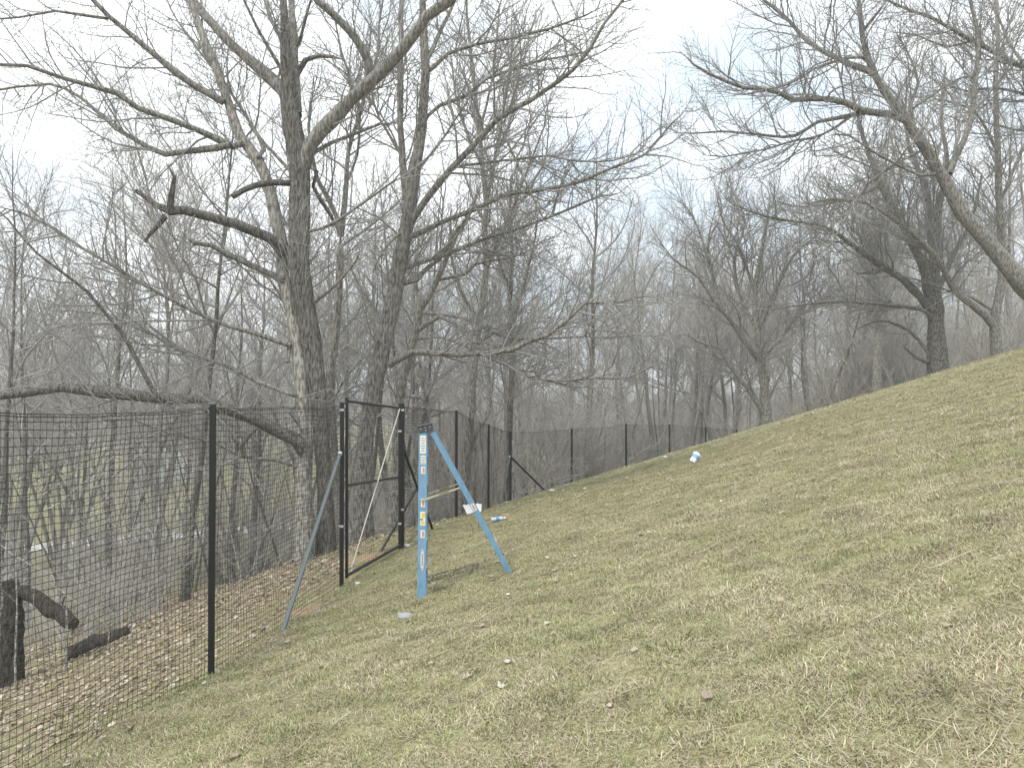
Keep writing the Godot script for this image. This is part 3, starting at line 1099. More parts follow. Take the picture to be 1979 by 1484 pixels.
	# right of the picture, along the crest of the slope
	var hr := Habit.new()
	hr.buds = true
	hr.thinnest = 0.0052
	hr.wobble = 0.25
	big_tree("leaning_tree", "heavy trunk leaning in from the right edge over the grassy slope", 22.0, M.bark_grey, [
		{"p": [2075, 655, 2040, 618, 1979, 552, 1940, 505, 1901, 457, 1861, 414, 1836, 366, 1802, 306, 1755, 236, 1721, 192, 1688, 136, 1674, 96, 1664, 40, 1659, -20], "w": [38, 32, 27, 20, 13, 8], "t": 0.7, "from": 0.45},
		{"p": [1750, 232, 1720, 220, 1674, 214, 1611, 192, 1530, 192, 1508, 180, 1478, 171, 1438, 169, 1405, 158, 1375, 144, 1342, 125, 1313, 96], "w": [15, 4], "z": -1.5, "t": 0.65},
		{"p": [1690, 142, 1622, 114, 1563, 81, 1523, 37, 1478, 0, 1450, -30], "w": [13, 5], "z": 1.2},
		{"p": [1676, 112, 1640, 112, 1575, 132, 1535, 158, 1478, 173, 1430, 185], "w": [7, 3], "z": -1.6, "t": 0.5},
		{"p": [1676, 216, 1640, 224, 1581, 236, 1537, 262, 1486, 262, 1397, 254, 1335, 258, 1300, 256], "w": [9, 3], "z": 1.6, "t": 0.65},
		{"p": [1836, 335, 1850, 300, 1872, 250, 1884, 177, 1891, 74, 1876, 0, 1880, -40], "w": [12, 6], "z": 0.9},
		{"p": [1784, 290, 1745, 310, 1710, 328, 1680, 355, 1655, 387, 1630, 430, 1607, 471, 1570, 500], "w": [6, 3], "z": -1.0},
		{"p": [1770, 255, 1762, 200, 1775, 160, 1760, 110, 1730, 60], "w": [8, 3], "z": 0.8}, {"p": [1765, 210, 1820, 172, 1860, 150, 1900, 150], "w": [6, 3], "z": 0.8},
		{"p": [1660, 215, 1590, 260, 1540, 270, 1470, 290, 1400, 302, 1355, 299], "w": [6, 2.5], "z": 0.9}, {"p": [1820, 330, 1780, 338, 1700, 300, 1640, 262, 1600, 262], "w": [7, 3], "z": -0.8},
		{"p": [1668, 60, 1700, 20, 1730, -20], "w": [6, 3], "z": -0.8},
	], hr, 106, 1.35)
	big_tree("overhanging_tree", "tree beyond the right edge whose branches hang into the upper right corner", 24.0, M.bark_grey, [
		{"p": [2190, 600, 2160, 480, 2120, 330, 2080, 230, 2040, 130, 2010, 30, 1990, -40], "w": [30, 24, 18, 10], "t": 0.6, "from": 0.4},
		{"p": [2050, 150, 1979, 130, 1920, 100, 1880, 78, 1830, 50, 1790, 30, 1740, 12, 1690, -15], "w": [13, 4], "z": -1.2},
		{"p": [2090, 250, 2000, 190, 1930, 170, 1870, 175, 1820, 160], "w": [9, 3], "z": 1.0}, {"p": [1985, 132, 1950, 80, 1930, 30, 1900, -20], "w": [7, 3], "z": 0.8},
		{"p": [2100, 280, 2030, 260, 1960, 250, 1900, 235], "w": [8, 3], "z": -0.8}, {"p": [1880, 78, 1830, 90, 1780, 70, 1720, 60], "w": [5, 2.5], "z": 0.6},
	], hr, 112, 1.3)
	big_tree("many_stemmed_tree", "massive dark tree with many stems on the crest near the right edge", 28.0, M.bark_grey, [
		{"p": [1816, 718, 1812, 660, 1810, 600, 1804, 536, 1810, 477, 1814, 398, 1822, 375, 1830, 300, 1820, 220, 1830, 120], "w": [36, 27, 15, 7, 3], "t": 0.7, "from": 0.3},
		{"p": [1808, 640, 1800, 590, 1783, 509, 1751, 446, 1708, 367, 1676, 285, 1664, 250, 1650, 180], "w": [20, 14, 4], "z": -1.0},
		{"p": [1806, 610, 1780, 575, 1751, 544, 1708, 517, 1653, 477, 1594, 438, 1523, 426, 1468, 414, 1420, 395], "w": [17, 13, 8, 5, 3], "z": -1.8},
		{"p": [1808, 520, 1796, 430, 1792, 380, 1770, 310, 1755, 270, 1760, 180], "w": [16, 5], "z": 1.0},
		{"p": [1815, 645, 1791, 603, 1731, 591, 1633, 583, 1535, 591, 1480, 600], "w": [9, 3], "z": -1.8, "t": 0.6},
		{"p": [1708, 517, 1690, 528, 1660, 528, 1645, 521], "w": [9, 3], "z": -0.2, "t": 0.3},
		{"p": [1800, 690, 1760, 640, 1700, 620, 1650, 640], "w": [8, 3], "z": 1.2}, {"p": [1814, 560, 1850, 480, 1880, 420, 1900, 330], "w": [12, 4], "z": 1.2},
		{"p": [1700, 360, 1640, 385, 1600, 392, 1560, 400, 1500, 390], "w": [8, 3], "z": 0.8}, {"p": [1800, 700, 1770, 690, 1740, 660], "w": [9, 4], "z": -0.5},
	], hr, 107, 1.4)
	big_tree("crooked_tree", "pale crooked tree with low left limb on the crest at the right edge", 27.0, M.bark_pale, [
		{"p": [1930, 682, 1926, 650, 1924, 615, 1936, 540, 1936, 457, 1932, 380, 1930, 300, 1925, 180, 1930, 60, 1925, -20], "w": [21, 14, 10, 6], "t": 0.7, "from": 0.3},
		{"p": [1924, 632, 1905, 610, 1877, 587, 1846, 560, 1814, 501, 1783, 469, 1751, 438, 1700, 405, 1672, 391, 1600, 385, 1560, 395], "w": [17, 4], "z": -1.6},
		{"p": [1930, 607, 1880, 575, 1830, 560, 1790, 545, 1750, 535], "w": [7, 3], "z": 0.6}, {"p": [1846, 562, 1850, 540, 1870, 500, 1880, 440], "w": [6, 3], "z": 0.6},
		{"p": [1930, 400, 1960, 330, 1979, 280, 2010, 230], "w": [8, 4], "z": 0.7}, {"p": [1932, 300, 1890, 220, 1850, 200, 1800, 190], "w": [6, 3], "z": -0.8},
	], hr, 108, 1.35)
	big_tree("spreading_tree", "small spreading many-limbed tree standing where the grass crest meets the fence end", 30.0, M.bark_pale, [
		{"p": [1486, 822, 1482, 790, 1472, 694, 1462, 620, 1460, 560, 1470, 500, 1480, 440, 1490, 380], "w": [19, 12, 4], "t": 0.8, "from": 0.3},
		{"p": [1482, 806, 1452, 761, 1420, 721, 1389, 672, 1370, 668, 1346, 658, 1320, 640], "w": [11, 3], "z": -0.8},
		{"p": [1472, 700, 1440, 660, 1417, 627, 1377, 576, 1350, 536, 1318, 513, 1290, 490], "w": [12, 3], "z": -1.2},
		{"p": [1400, 600, 1380, 540, 1360, 470, 1340, 420, 1320, 390], "w": [8, 3], "z": 0.6}, {"p": [1465, 640, 1430, 570, 1420, 500, 1440, 430, 1420, 370], "w": [9, 3], "z": 1.0},
		{"p": [1466, 640, 1500, 560, 1530, 500, 1560, 470, 1600, 440], "w": [9, 3], "z": -0.7}, {"p": [1472, 690, 1520, 640, 1560, 560, 1570, 500], "w": [8, 3], "z": 1.0},
		{"p": [1460, 570, 1430, 480, 1400, 430, 1385, 380], "w": [6, 3], "z": -0.6}, {"p": [1480, 790, 1500, 740, 1515, 715, 1520, 690], "w": [6, 3], "z": 0.4},
	], hr, 110, 1.4)
	big_tree("straight_tree", "straight upright trunk left of the massive dark tree, beyond the crest", 38.0, M.bark_grey, [
		{"p": [1696, 760, 1696, 713, 1698, 620, 1694, 536, 1690, 450, 1694, 380, 1690, 300], "w": [20, 6], "t": 0.8, "from": 0.3},
		{"p": [1696, 560, 1730, 500, 1745, 430], "w": [8, 3], "z": 0.8}, {"p": [1694, 530, 1670, 470, 1660, 400], "w": [8, 3], "z": 0.8},
	], hr, 111, 1.6)


func build_woods() -> void:
	var hb := Habit.new()
	hb.deepest = 3
	hb.many = [0.0, 3.0, 4.0, 0.0]
	hb.share = [0.0, 0.42, 0.44, 0.4]
	hb.thinnest = 0.0065
	hb.seg = 0.6
	hb.thick = 0.009
	hb.curl = 0.08
	hb.lift = 0.16
	hb.wobble = 0.2
	var kinds: Array[Node3D] = []
	var names := ["woodland_tree", "woodland_tree", "woodland_tree", "slim_woodland_tree", "slim_woodland_tree", "slim_woodland_tree", "forked_woodland_tree", "forked_woodland_tree", "young_woodland_tree", "young_woodland_tree"]
	var spec := [[20.0, 0.24, 0.36, 1], [22.0, 0.28, 0.42, 1], [18.0, 0.22, 0.30, 1], [19.0, 0.15, 0.45, 1], [16.0, 0.13, 0.38, 1], [21.0, 0.17, 0.5, 1], [19.0, 0.22, 0.3, 2], [17.0, 0.2, 0.28, 3], [9.0, 0.07, 0.2, 1], [7.0, 0.06, 0.15, 2]]
	for k in spec.size():
		kinds.append(forest_tree(names[k], 300 + k, spec[k][0], spec[k][1], spec[k][2], hb, spec[k][3]))
	rng.seed = 77
	var placed: Array[Vector2] = []
	var n := 0
	var tries := 0
	var alike := {}
	while n < 280 and tries < 6000:
		tries += 1
		var u := rng.randf_range(-0.72, 0.70)
		if n % 4 == 3: u = rng.randf_range(0.15, 0.68)
		var d := 20.0 + 62.0 * pow(rng.randf(), 1.05)
		if u > 0.12: d = 34.0 + 50.0 * rng.randf()
		var x := u * d
		if d < 44.0 and x > fence_x(d) - 2.2:
			continue
		if u > 0.12 and x > fence_x(d) - 1.5 and d < 34.0:
			continue
		var road_d := 75.0 - 0.58 * (x + 21.0) * -1.0 if x < -21.0 else 75.0
		road_d = road_at(x)
		if absf(d - road_d) < 4.5 and x < 10.0:
			continue
		var ok := true
		for q in placed:
			if q.distance_to(Vector2(x, d)) < (1.7 if d < 45.0 else 2.2):
				ok = false
				break
		if not ok:
			continue
		placed.append(Vector2(x, d))
		var k := rng.randi() % 10
		if d < 34.0 and k < 3: k = 3 + rng.randi() % 3
		if n % 5 == 0: k = 8 + rng.randi() % 2
		var o: Node3D = kinds[k].duplicate()
		o.name = numbered(names[k])
		add_child(o)
		o.position = drop(x, -d)
		o.rotation.y = rng.randf() * TAU
		var reach := rng.randf_range(0.18, 0.44) if u < 0.1 else (rng.randf_range(0.14, 0.25) if u < 0.36 else rng.randf_range(0.2, 0.46))
		var s := minf(rng.randf_range(0.85, 1.15), (reach * d - (o.position.y - EYE)) / spec[k][0])
		if d < 40.0: s = minf(s, 0.8)
		if k >= 8: s = rng.randf_range(0.7, 1.2)
		o.scale = Vector3(s, s * rng.randf_range(0.95, 1.1), s)
		var look: String = ["stout", "tall stout", "low-branched stout", "slim", "short-crowned slim", "tall slim", "two-stemmed", "three-stemmed", "young spindly", "young forked"][k]
		var band := "nearer" if d < 34.0 else ("mid-distance" if d < 56.0 else "farther")
		var place := ""
		for z in ZONES:
			if u < z[0]:
				place = z[1]
				break
		var label := "%s %s bare tree %s" % [band, look, place]
		alike.get_or_add(label, []).append([u, o])
		tag(o, label, "tree", "%s %s trees %s" % [band, look, place])
		n += 1
	for label: String in alike:            # of several alike, say which one from the left
		var row: Array = alike[label]
		if row.size() < 2:
			continue
		row.sort_custom(func(a, b): return a[0] < b[0])
		for i in row.size():
			var which: String = "leftmost" if i == 0 else ("rightmost" if i == row.size() - 1 else ["second-from-left", "third-from-left", "fourth-from-left", "fifth-from-left", "sixth-from-left", "seventh-from-left", "eighth-from-left", "ninth-from-left"][i - 1])
			row[i][1].set_meta("label", which + " " + label)
	# undergrowth: brush and bramble nobody could count
	var hs := Habit.new()
	hs.deepest = 3
	hs.many = [0.0, 4.0, 5.0, 0.0]
	hs.share = [0.0, 0.42, 0.45, 0.4]
	hs.thinnest = 0.004
	hs.curl = 0.14
	hs.wobble = 0.3
	hs.lift = 0.05
	var brush := Node3D.new()
	brush.name = "undergrowth"
	add_child(brush)
	tag(brush, "tangled grey leafless brush filling the woods behind the fence", "undergrowth", "", "stuff")
	for k in 6:
		hs.lift = 0.05 if k < 4 else 0.22
		hs.wobble = 0.3 if k < 4 else 0.16
		hs.seg = 0.28 if k < 4 else 0.6
		hs.many = [0.0, 4.0, 5.0, 0.0] if k < 4 else [0.0, 2.4, 4.0, 0.0]
		var m := thicket(400 + k, [2.2, 3.0, 3.8, 1.6, 5.5, 7.5][k], hs)
		var places := []
		rng.seed = 500 + k
		while places.size() < (52 if k < 4 else 50):
			var u := rng.randf_range(-0.74, 0.7)
			var d := 15.0 + 60.0 * pow(rng.randf(), 1.2)
			if u > 0.1: d = 31.0 + 45.0 * rng.randf()
			var x := u * d
			if x > fence_x(d) - 1.4 and d < 40.0: continue
			if absf(d - road_at(x)) < 4.0: continue
			if d < 20.0 and rng.randf() < 0.5: continue
			if k >= 4 and d < 24.0: continue
			if u < -0.2 and d > 22.0 and rng.randf() < 0.85: continue
			places.append(Transform3D(Basis(Vector3.UP, rng.randf() * TAU).scaled(Vector3.ONE * rng.randf_range(0.6, 1.25)), drop(x, -d)))
		copies("brush", m, places, PackedColorArray(), brush)
	# the far wood, one grey mass
	var far := Node3D.new()
	far.name = "far_wood"
	add_child(far)
	tag(far, "far grey wood closing the view beyond the valley", "wood", "", "stuff")
	for k in [0, 1, 3, 6]:
		for child in kinds[k].get_children():
			var places := []
			rng.seed = 600 + k
			while places.size() < 110:
				var u := rng.randf_range(-0.8, 0.75)
				var d := 92.0 + 150.0 * rng.randf()
				var s := rng.randf_range(0.45, 0.75)
				places.append(Transform3D(Basis(Vector3.UP, rng.randf() * TAU).scaled(Vector3.ONE * s), drop(u * d, -d)))
			copies("far_trees", child.mesh, places, PackedColorArray(), far)
	for k in kinds:
		k.free()

func road_at(x: float) -> float:       # distance of the valley road at x
	return 75.5 + 0.78 * (x + 21.0) if x < -21.0 else 75.5 + 0.22 * (x + 21.0)


# ---------------------------------------------------------------- the valley
func build_valley() -> void:
	var st := SurfaceTool.new()
	st.begin(Mesh.PRIMITIVE_TRIANGLES)
	var n := 120
	for i in n + 1:
		var x := -75.0 + 110.0 * i / n
		for s in [-1.0, 0.0, 1.0]:
			var z: float = -road_at(x) + s * 2.6
			st.add_vertex(Vector3(x, ground(x, z) + 0.05 + (0.03 if s == 0.0 else 0.0), z))
	for i in n:
		for s in 2:
			var a := i * 3 + s
			for k in [a, a + 3, a + 1, a + 1, a + 3, a + 4]:
				st.add_index(k)
	st.generate_normals()
	var o := MeshInstance3D.new()
	o.name = "road"
	o.mesh = st.commit()
	var m := plain(lin(0.52, 0.52, 0.52), 0.9)
	m.albedo_texture = noise_tex(256, 0.03, [[0.0, lin(0.75, 0.75, 0.75)], [1.0, Color(1, 1, 1)]], 4, 41)
	m.uv1_triplanar = true
	m.uv1_scale = Vector3(0.3, 0.3, 0.3)
	o.mesh.surface_set_material(0, m)
	add_child(o)
	tag(o, "", "", "", "structure")
	# the pale house beyond the road
	var at0 := drop(-47.0, -112.0)
	var h := thing("house", "small pale gabled house far off in the valley, seen through the left fence panel", "house", at0)
	h.rotation.y = 0.25
	var wall := plain(lin(0.40, 0.44, 0.43), 0.8)
	var trim := plain(lin(0.78, 0.78, 0.76), 0.7)
	var roof := plain(lin(0.16, 0.17, 0.18), 0.85)
	var pane := plain(lin(0.05, 0.06, 0.07), 0.15)
	var tb := Tubes.new()
	tb.box(Vector3(0, 1.6, 0), Vector3(7.5, 4.0, 6.0))
	for s in [1.0, -1.0]:
		var z: float = 2.99 * s
		var f := tb.v.size()
		for q in [Vector3(-3.75, 3.6, z), Vector3(3.75, 3.6, z), Vector3(0, 6.3, z)]:
			tb.v.append(q)
			tb.n.append(Vector3(0, 0, s))
		for k in ([0, 2, 1] if s > 0 else [0, 1, 2]):
			tb.ix.append(f + k)
	part("wall", tb, wall, h)
	for s in [-1.0, 1.0]:
		tb = Tubes.new()
		var a := atan2(2.7, 3.75)
		tb.box(Vector3(s * 2.0, 4.98, 0), Vector3(5.0, 0.16, 6.8), Basis(Vector3(0, 0, 1), -s * a))
		part("roof", tb, roof, h)
		tb = Tubes.new()
		tb.box(Vector3(s * 2.0, 4.9, 3.42), Vector3(5.0, 0.3, 0.08), Basis(Vector3(0, 0, 1), -s * a))
		part("bargeboard", tb, trim, h)
	tb = Tubes.new()
	tb.box(Vector3(0, 3.62, 3.06), Vector3(7.6, 0.22, 0.12))
	part("trim_board", tb, trim, h)
	for q in [[-2.3, 1.9], [0.3, 1.9], [2.4, 1.9], [0.0, 4.7]]:
		tb = Tubes.new()
		tb.box(Vector3(q[0], q[1], 3.02), Vector3(1.2, 1.4, 0.08))
		var w := part("window", tb, trim, h)
		tb = Tubes.new()
		tb.box(Vector3(q[0], q[1], 3.05), Vector3(0.95, 1.15, 0.06))
		part("pane", tb, pane, w)
	# rotting logs and a stump below the near fence panel
	rng.seed = 900
	var logs := [
		["stump", "broken dark stump standing behind the fence at the left edge", "stump", [at(22, 1270, 11.6), at(23, 1215, 11.6), at(23, 1170, 11.6), at(22, 1142, 11.6), at(20, 1122, 11.6)], [0.17, 0.155, 0.145, 0.135, 0.10]],
		["fallen_log", "dark fallen log tilted up against the stump at the left edge", "log", [at(142, 1206, 11.2), at(122, 1192, 11.3), at(92, 1172, 11.4), at(62, 1152, 11.5), at(30, 1138, 11.6)], [0.085, 0.105, 0.11, 0.09, 0.06]],
		["fallen_log", "dark rotten log lying along the ground right of the tilted log", "log", [at(128, 1204, 11.9), at(185, 1196, 12.2), at(248, 1180, 12.5)], [0.115, 0.12, 0.08]],
	]
	for L in logs:
		var raw := PackedVector3Array(L[3])
		var low: Vector3 = raw[0]
		if L[0] == "stump":
			raw[0].y = ground(raw[0].x, raw[0].z) - 0.2
		var base := raw[0]
		base.y = ground(base.x, base.z)
		var t := thing(L[0], L[1], L[2], base)
		var tt := Tubes.new()
		tt.lump = lumps
		tt.lump_size = 0.42
		tt.lump_fine = 3.5
		var pts := PackedVector3Array()
		for i in raw.size():
			if L[0] != "stump" and L[3].size() == 3:
				raw[i].y = ground(raw[i].x, raw[i].z) + L[4][i] * 0.6
		var rr := PackedFloat32Array()
		pts = curve_through(raw, 0.08, 0.012)
		for i in pts.size():
			var f := float(i) / (pts.size() - 1) * (raw.size() - 1)
			var k := mini(int(f), raw.size() - 2)
			rr.append(lerpf(L[4][k], L[4][k + 1], f - k))
			pts[i] -= base
		tt.tube(pts, rr, 18, false, true)
		part("trunk", tt, M.rotten, t)
		for c in 1:
			tt = Tubes.new()
			var i := rng.randi() % (pts.size() - 2) + 1
			var dd := (pts[i + 1] - pts[i]).normalized()
			var sd := (dd.cross(Vector3(rng.randf_range(-1, 1), 0.3, 1)).normalized() + Vector3(0, 0.5, 0)).normalized()
			tt.tube(PackedVector3Array([pts[i], pts[i] + sd * 0.25, pts[i] + sd * 0.42 + Vector3(0, 0.06, 0)]), PackedFloat32Array([0.014, 0.009, 0.005]), 6)
			part("branch_stub", tt, M.rotten, t)


# thin pale saplings standing before the logs
func build_saplings() -> void:
	var hb := Habit.new()
	hb.many = [0.0, 2.0, 3.0, 0.0]
	rng.seed = 970
	for q in [[27, 1262, 30, 1050, 10.9, 0.018, "thin pale sapling in front of the dark stump"], [128, 1240, 122, 1080, 10.8, 0.02, "thin pale sapling crossing the lower end of the tilted log"], [48, 1250, 66, 1128, 10.7, 0.011, "thin bent pale stem between the stump and the tilted log"], [206, 1195, 214, 1120, 11.2, 0.009, "short thin stem standing at the rotten log on the ground"]]:
		var a := at(q[0], q[1], q[4])
		a.y = ground(a.x, a.z) - 0.1
		var b := at(q[2], q[3], q[4] + 0.1)
		var t := thing("sapling", q[6], "sapling", Vector3(a.x, a.y + 0.1, a.z))
		var pts := curve_through(PackedVector3Array([a - t.position, a.lerp(b, 0.5) - t.position + Vector3(0.02, 0, 0), b - t.position]), 0.12, 0.006)
		var rr := PackedFloat32Array()
		var dirs := PackedVector3Array()
		for i in pts.size():
			rr.append(q[5] * (1.0 - 0.6 * i / pts.size()))
			dirs.append(Vector3.UP)
		var tb := Tubes.new()
		tb.tube(pts, rr, 7)
		part("stem", tb, M.bark_pale, t)
		var tw := Tubes.new()
		hb.share = [0.0, 0.3, 0.4, 0.4]
		offspring(tw, pts, rr, dirs, a.distance_to(b), 1, hb, 0.5)
		if tw.ix.size():
			part("twigs", tw, M.twig, t)


# ---------------------------------------------------------------- grass
func tuft(seed_: int, green: float, blades: int, spread: float, tall: float, flat := 0.0) -> ArrayMesh:
	rng.seed = seed_
	var v := PackedVector3Array()
	var n := PackedVector3Array()
	var c := PackedColorArray()
	var ix := PackedInt32Array()
	for b in blades:
		var is_green := rng.randf() < green
		var a := rng.randf() * TAU
		var o := Vector3(rng.randfn(0, spread), -0.006, rng.randfn(0, spread))
		var out := Vector3(cos(a), 0, sin(a))
		var side := Vector3(-out.z, 0, out.x)
		var l := tall * rng.randf_range(0.4, 1.15) * (1.0 if is_green else 1.1)
		var tilt := rng.randf_range(0.35, 1.3) if is_green else rng.randf_range(maxf(0.95, flat), 1.56)
		var w := rng.randf_range(0.0008, 0.0017)
		var col: Color
		if is_green:
			col = Color(0.22, 0.25, 0.11).lerp(Color(0.355, 0.37, 0.21), rng.randf())
		else:
			col = Color(0.36, 0.317, 0.225).lerp(Color(0.56, 0.52, 0.415), rng.randf())
			if rng.randf() < 0.16: col = Color(0.24, 0.18, 0.11)
		var f := v.size()
		var q := o
		var nseg := 3
		for i in nseg + 1:
			var th := tilt * (0.6 + 0.55 * i / nseg)
			var dir := out * sin(th) + Vector3.UP * cos(th)
			var nn := (Vector3.UP * sin(th) - out * cos(th)).normalized()
			if nn.y < 0.0: nn = -nn
			if i < nseg:
				v.append(q - side * w)
				v.append(q + side * w)
				n.append(nn); n.append(nn)
				c.append(col); c.append(col)
			else:
				v.append(q)
				n.append(nn)
				c.append(col)
			q += dir * l / nseg
			q.y = maxf(q.y, -0.002 + 0.004 * i)
		for i in nseg - 1:
			for k in [0, 2, 1, 1, 2, 3]:
				ix.append(f + i * 2 + k)
		for k in [(nseg - 1) * 2, nseg * 2, (nseg - 1) * 2 + 1]:
			ix.append(f + k)
	var arr := []
	arr.resize(Mesh.ARRAY_MAX)
	arr[Mesh.ARRAY_VERTEX] = v
	arr[Mesh.ARRAY_NORMAL] = n
	arr[Mesh.ARRAY_COLOR] = c
	arr[Mesh.ARRAY_INDEX] = ix
	var out_ := ArrayMesh.new()
	out_.add_surface_from_arrays(Mesh.PRIMITIVE_TRIANGLES, arr)
	out_.surface_set_material(0, M.blade)
	tri_count += ix.size() / 3
	return out_

func slope_basis(x: float, z: float) -> Basis:
	var e := 0.15
	var nx := ground(x - e, z) - ground(x + e, z)
	var nz := ground(x, z - e) - ground(x, z + e)
	var up := Vector3(nx, 2.0 * e, nz).normalized()
	var fwd := Vector3(0, 0, 1)
	var r := up.cross(fwd).normalized()
	return Basis(r, up, r.cross(up))

func build_grass() -> void:
	var lawn := Node3D.new()
	lawn.name = "grass"
	add_child(lawn)
	tag(lawn, "short patchy green and straw coloured grass covering the slope", "grass", "", "stuff")
	var green := []
	var mixed := []
	var straw := []
	for k in 3:
		green.append([tuft(700 + k, 0.74, 38, 0.036, 0.040), [], PackedColorArray()])
		mixed.append([tuft(710 + k, 0.40, 40, 0.044, 0.037), [], PackedColorArray()])
		straw.append([tuft(720 + k, 0.12, 40, 0.048, 0.041), [], PackedColorArray()])
	rng.seed = 730
	var zones := [[2.4, 6.5, 0.055, 1.0], [6.5, 12.0, 0.075, 1.1], [12.0, 20.0, 0.105, 1.3], [20.0, 33.0, 0.16, 1.6]]
	for zn in zones:
		var area: float = 0.72 * (zn[1] * zn[1] - zn[0] * zn[0])
		var count := int(area / (zn[2] * zn[2]))
		for i in count:
			var d := sqrt(rng.randf_range(zn[0] * zn[0], zn[1] * zn[1]))
			var x := rng.randf_range(-0.72, 0.72) * d
			var z := -d
			var on := on_lawn(x, z)
			if on < 0.95 and rng.randf() > on * 0.8 + (0.28 if fence_x(d) - x < 1.8 else 0.10):
				continue
			var g := greenness(x, z) + rng.randf_range(-0.22, 0.22)
			if rng.randf() < 0.04 + 0.7 * clampf(patchy.get_noise_2d(x * 5.0 - 70.0, z * 5.0) - 0.08, 0.0, 0.8): continue
			var set_: Array = green if g > 0.62 else (mixed if g > 0.36 else straw)
			var pick: Array = set_[rng.randi() % 3]
			var s: float = zn[3] * rng.randf_range(0.65, 1.3) * (0.92 + 0.35 * patchy.get_noise_2d(x * 2.6 + 21.0, z * 2.6))
			pick[1].append(Transform3D(slope_basis(x, z) * Basis(Vector3.UP, rng.randf() * TAU) * Basis.from_scale(Vector3(s, s * rng.randf_range(0.6, 1.2) / sqrt(zn[3]), s)), drop(x, z)))
			var t := rng.randf_range(0.72, 1.18)
			if rng.randf() < 0.07: t *= 0.6
			t *= 1.0 + 0.5 * minf(patchy.get_noise_2d(x * 3.2 + 5.0, z * 3.2 - 8.0), 0.25)
			pick[2].append(Color(t * rng.randf_range(0.97, 1.04), t, t * rng.randf_range(0.93, 1.05)))
	# the flattened dead thatch between the tufts
	var thatch := []
	for k in 4:
		thatch.append([tuft(740 + k, 0.25, 70, 0.06, 0.034, 1.2), [], PackedColorArray()])
	for i in 42000:
		var d := sqrt(rng.randf_range(5.5, 330.0))
		var x := rng.randf_range(-0.72, 0.72) * d
		if on_lawn(x, -d) < 0.6: continue
		var q: Array = thatch[rng.randi() % 4]
		var s := rng.randf_range(0.9, 1.4) * (1.0 if d < 7.0 else 1.25)
		q[1].append(Transform3D(slope_basis(x, -d) * Basis(Vector3.UP, rng.randf() * TAU) * Basis.from_scale(Vector3(s, 0.8, s)), drop(x, -d)))
		var k2 := 0.62 + 0.5 * clampf(0.5 + 0.9 * patchy.get_noise_2d(x * 6.0 + 11.0, -d * 6.0), 0.0, 1.0) + rng.randf_range(-0.1, 0.1)
		q[2].append(Color(k2, k2 * rng.randf_range(0.94, 1.02), k2 * rng.randf_range(0.88, 1.0)))
	for set_ in [green, mixed, straw, thatch]:
		for q in set_:
			copies("tufts", q[0], q[1], q[2], lawn)
	# dead stalks lying in the grass
	var stalks := []
	for k in 4:
		rng.seed = 760 + k
		var tb := Tubes.new()
		var p := Vector3(-0.09, 0.008, 0)
		var pts := PackedVector3Array()
		var rr := PackedFloat32Array()
		var dd := Vector3(1, rng.randf_range(-0.05, 0.12), 0)
		for i in 6:
			pts.append(p)
			rr.append(0.0021 - 0.00022 * i)
			dd = (dd + Vector3(0, rng.randf_range(-0.14, 0.12), rng.randf_range(-0.25, 0.25))).normalized()
			p += dd * 0.036
		tb.tube(pts, rr, 3)
		stalks.append([tb, [], PackedColorArray()])
	rng.seed = 780
	for i in 5200:
		var d := sqrt(rng.randf_range(6.8, 260.0))
		var x := rng.randf_range(-0.7, 0.7) * d
		if on_lawn(x, -d) < 0.4: continue
		if greenness(x, -d) > 0.55 and rng.randf() < 0.6: continue
		var q: Array = stalks[rng.randi() % 4]
		var s := rng.randf_range(0.5, 1.5) * (1.0 if d < 9.0 else 1.25)
		q[1].append(Transform3D(slope_basis(x, -d) * Basis(Vector3.UP, rng.randf() * TAU) * Basis(Vector3(0, 0, 1), rng.randf_range(0.0, 0.25)) * Basis.from_scale(Vector3(s, 1, 1)), drop(x, -d, 0.012)))
		var t := rng.randf_range(0.7, 1.15)
		q[2].append(Color(0.56 * t, 0.49 * t, 0.36 * t))
	for q in stalks:
		copies("stalks", q[0].mesh(M.blade), q[1], q[2], lawn)


# ---------------------------------------------------------------- fallen leaves
func leaf_mesh(seed_: int, m: Material) -> ArrayMesh:
	rng.seed = seed_
	var st := SurfaceTool.new()
	st.begin(Mesh.PRIMITIVE_TRIANGLES)
	var k := 14
	var rim := []
	var curl := rng.randf_range(0.5, 1.6)
	for i in k:
		var a := TAU * i / k
		var r := (0.034 if i % 2 == 0 else 0.024) * rng.randf_range(0.8, 1.2) * (1.0 + 0.35 * cos(a))
		var q := Vector3(cos(a) * r, 0, sin(a) * r * 0.85)
		q.y = curl * 9.0 * q.z * q.z + rng.randf_range(-0.004, 0.006) + 5.0 * q.x * q.x * rng.randf_range(-0.3, 1.0)
		rim.append(q)
	for i in k:
		for q in [Vector3(0, 0.0, 0), rim[i], rim[(i + 1) % k]]:
			st.add_vertex(q)
	st.set_smooth_group(-1)
	st.generate_normals()
	var o := st.commit()
	o.surface_set_material(0, m)
	tri_count += k
	return o

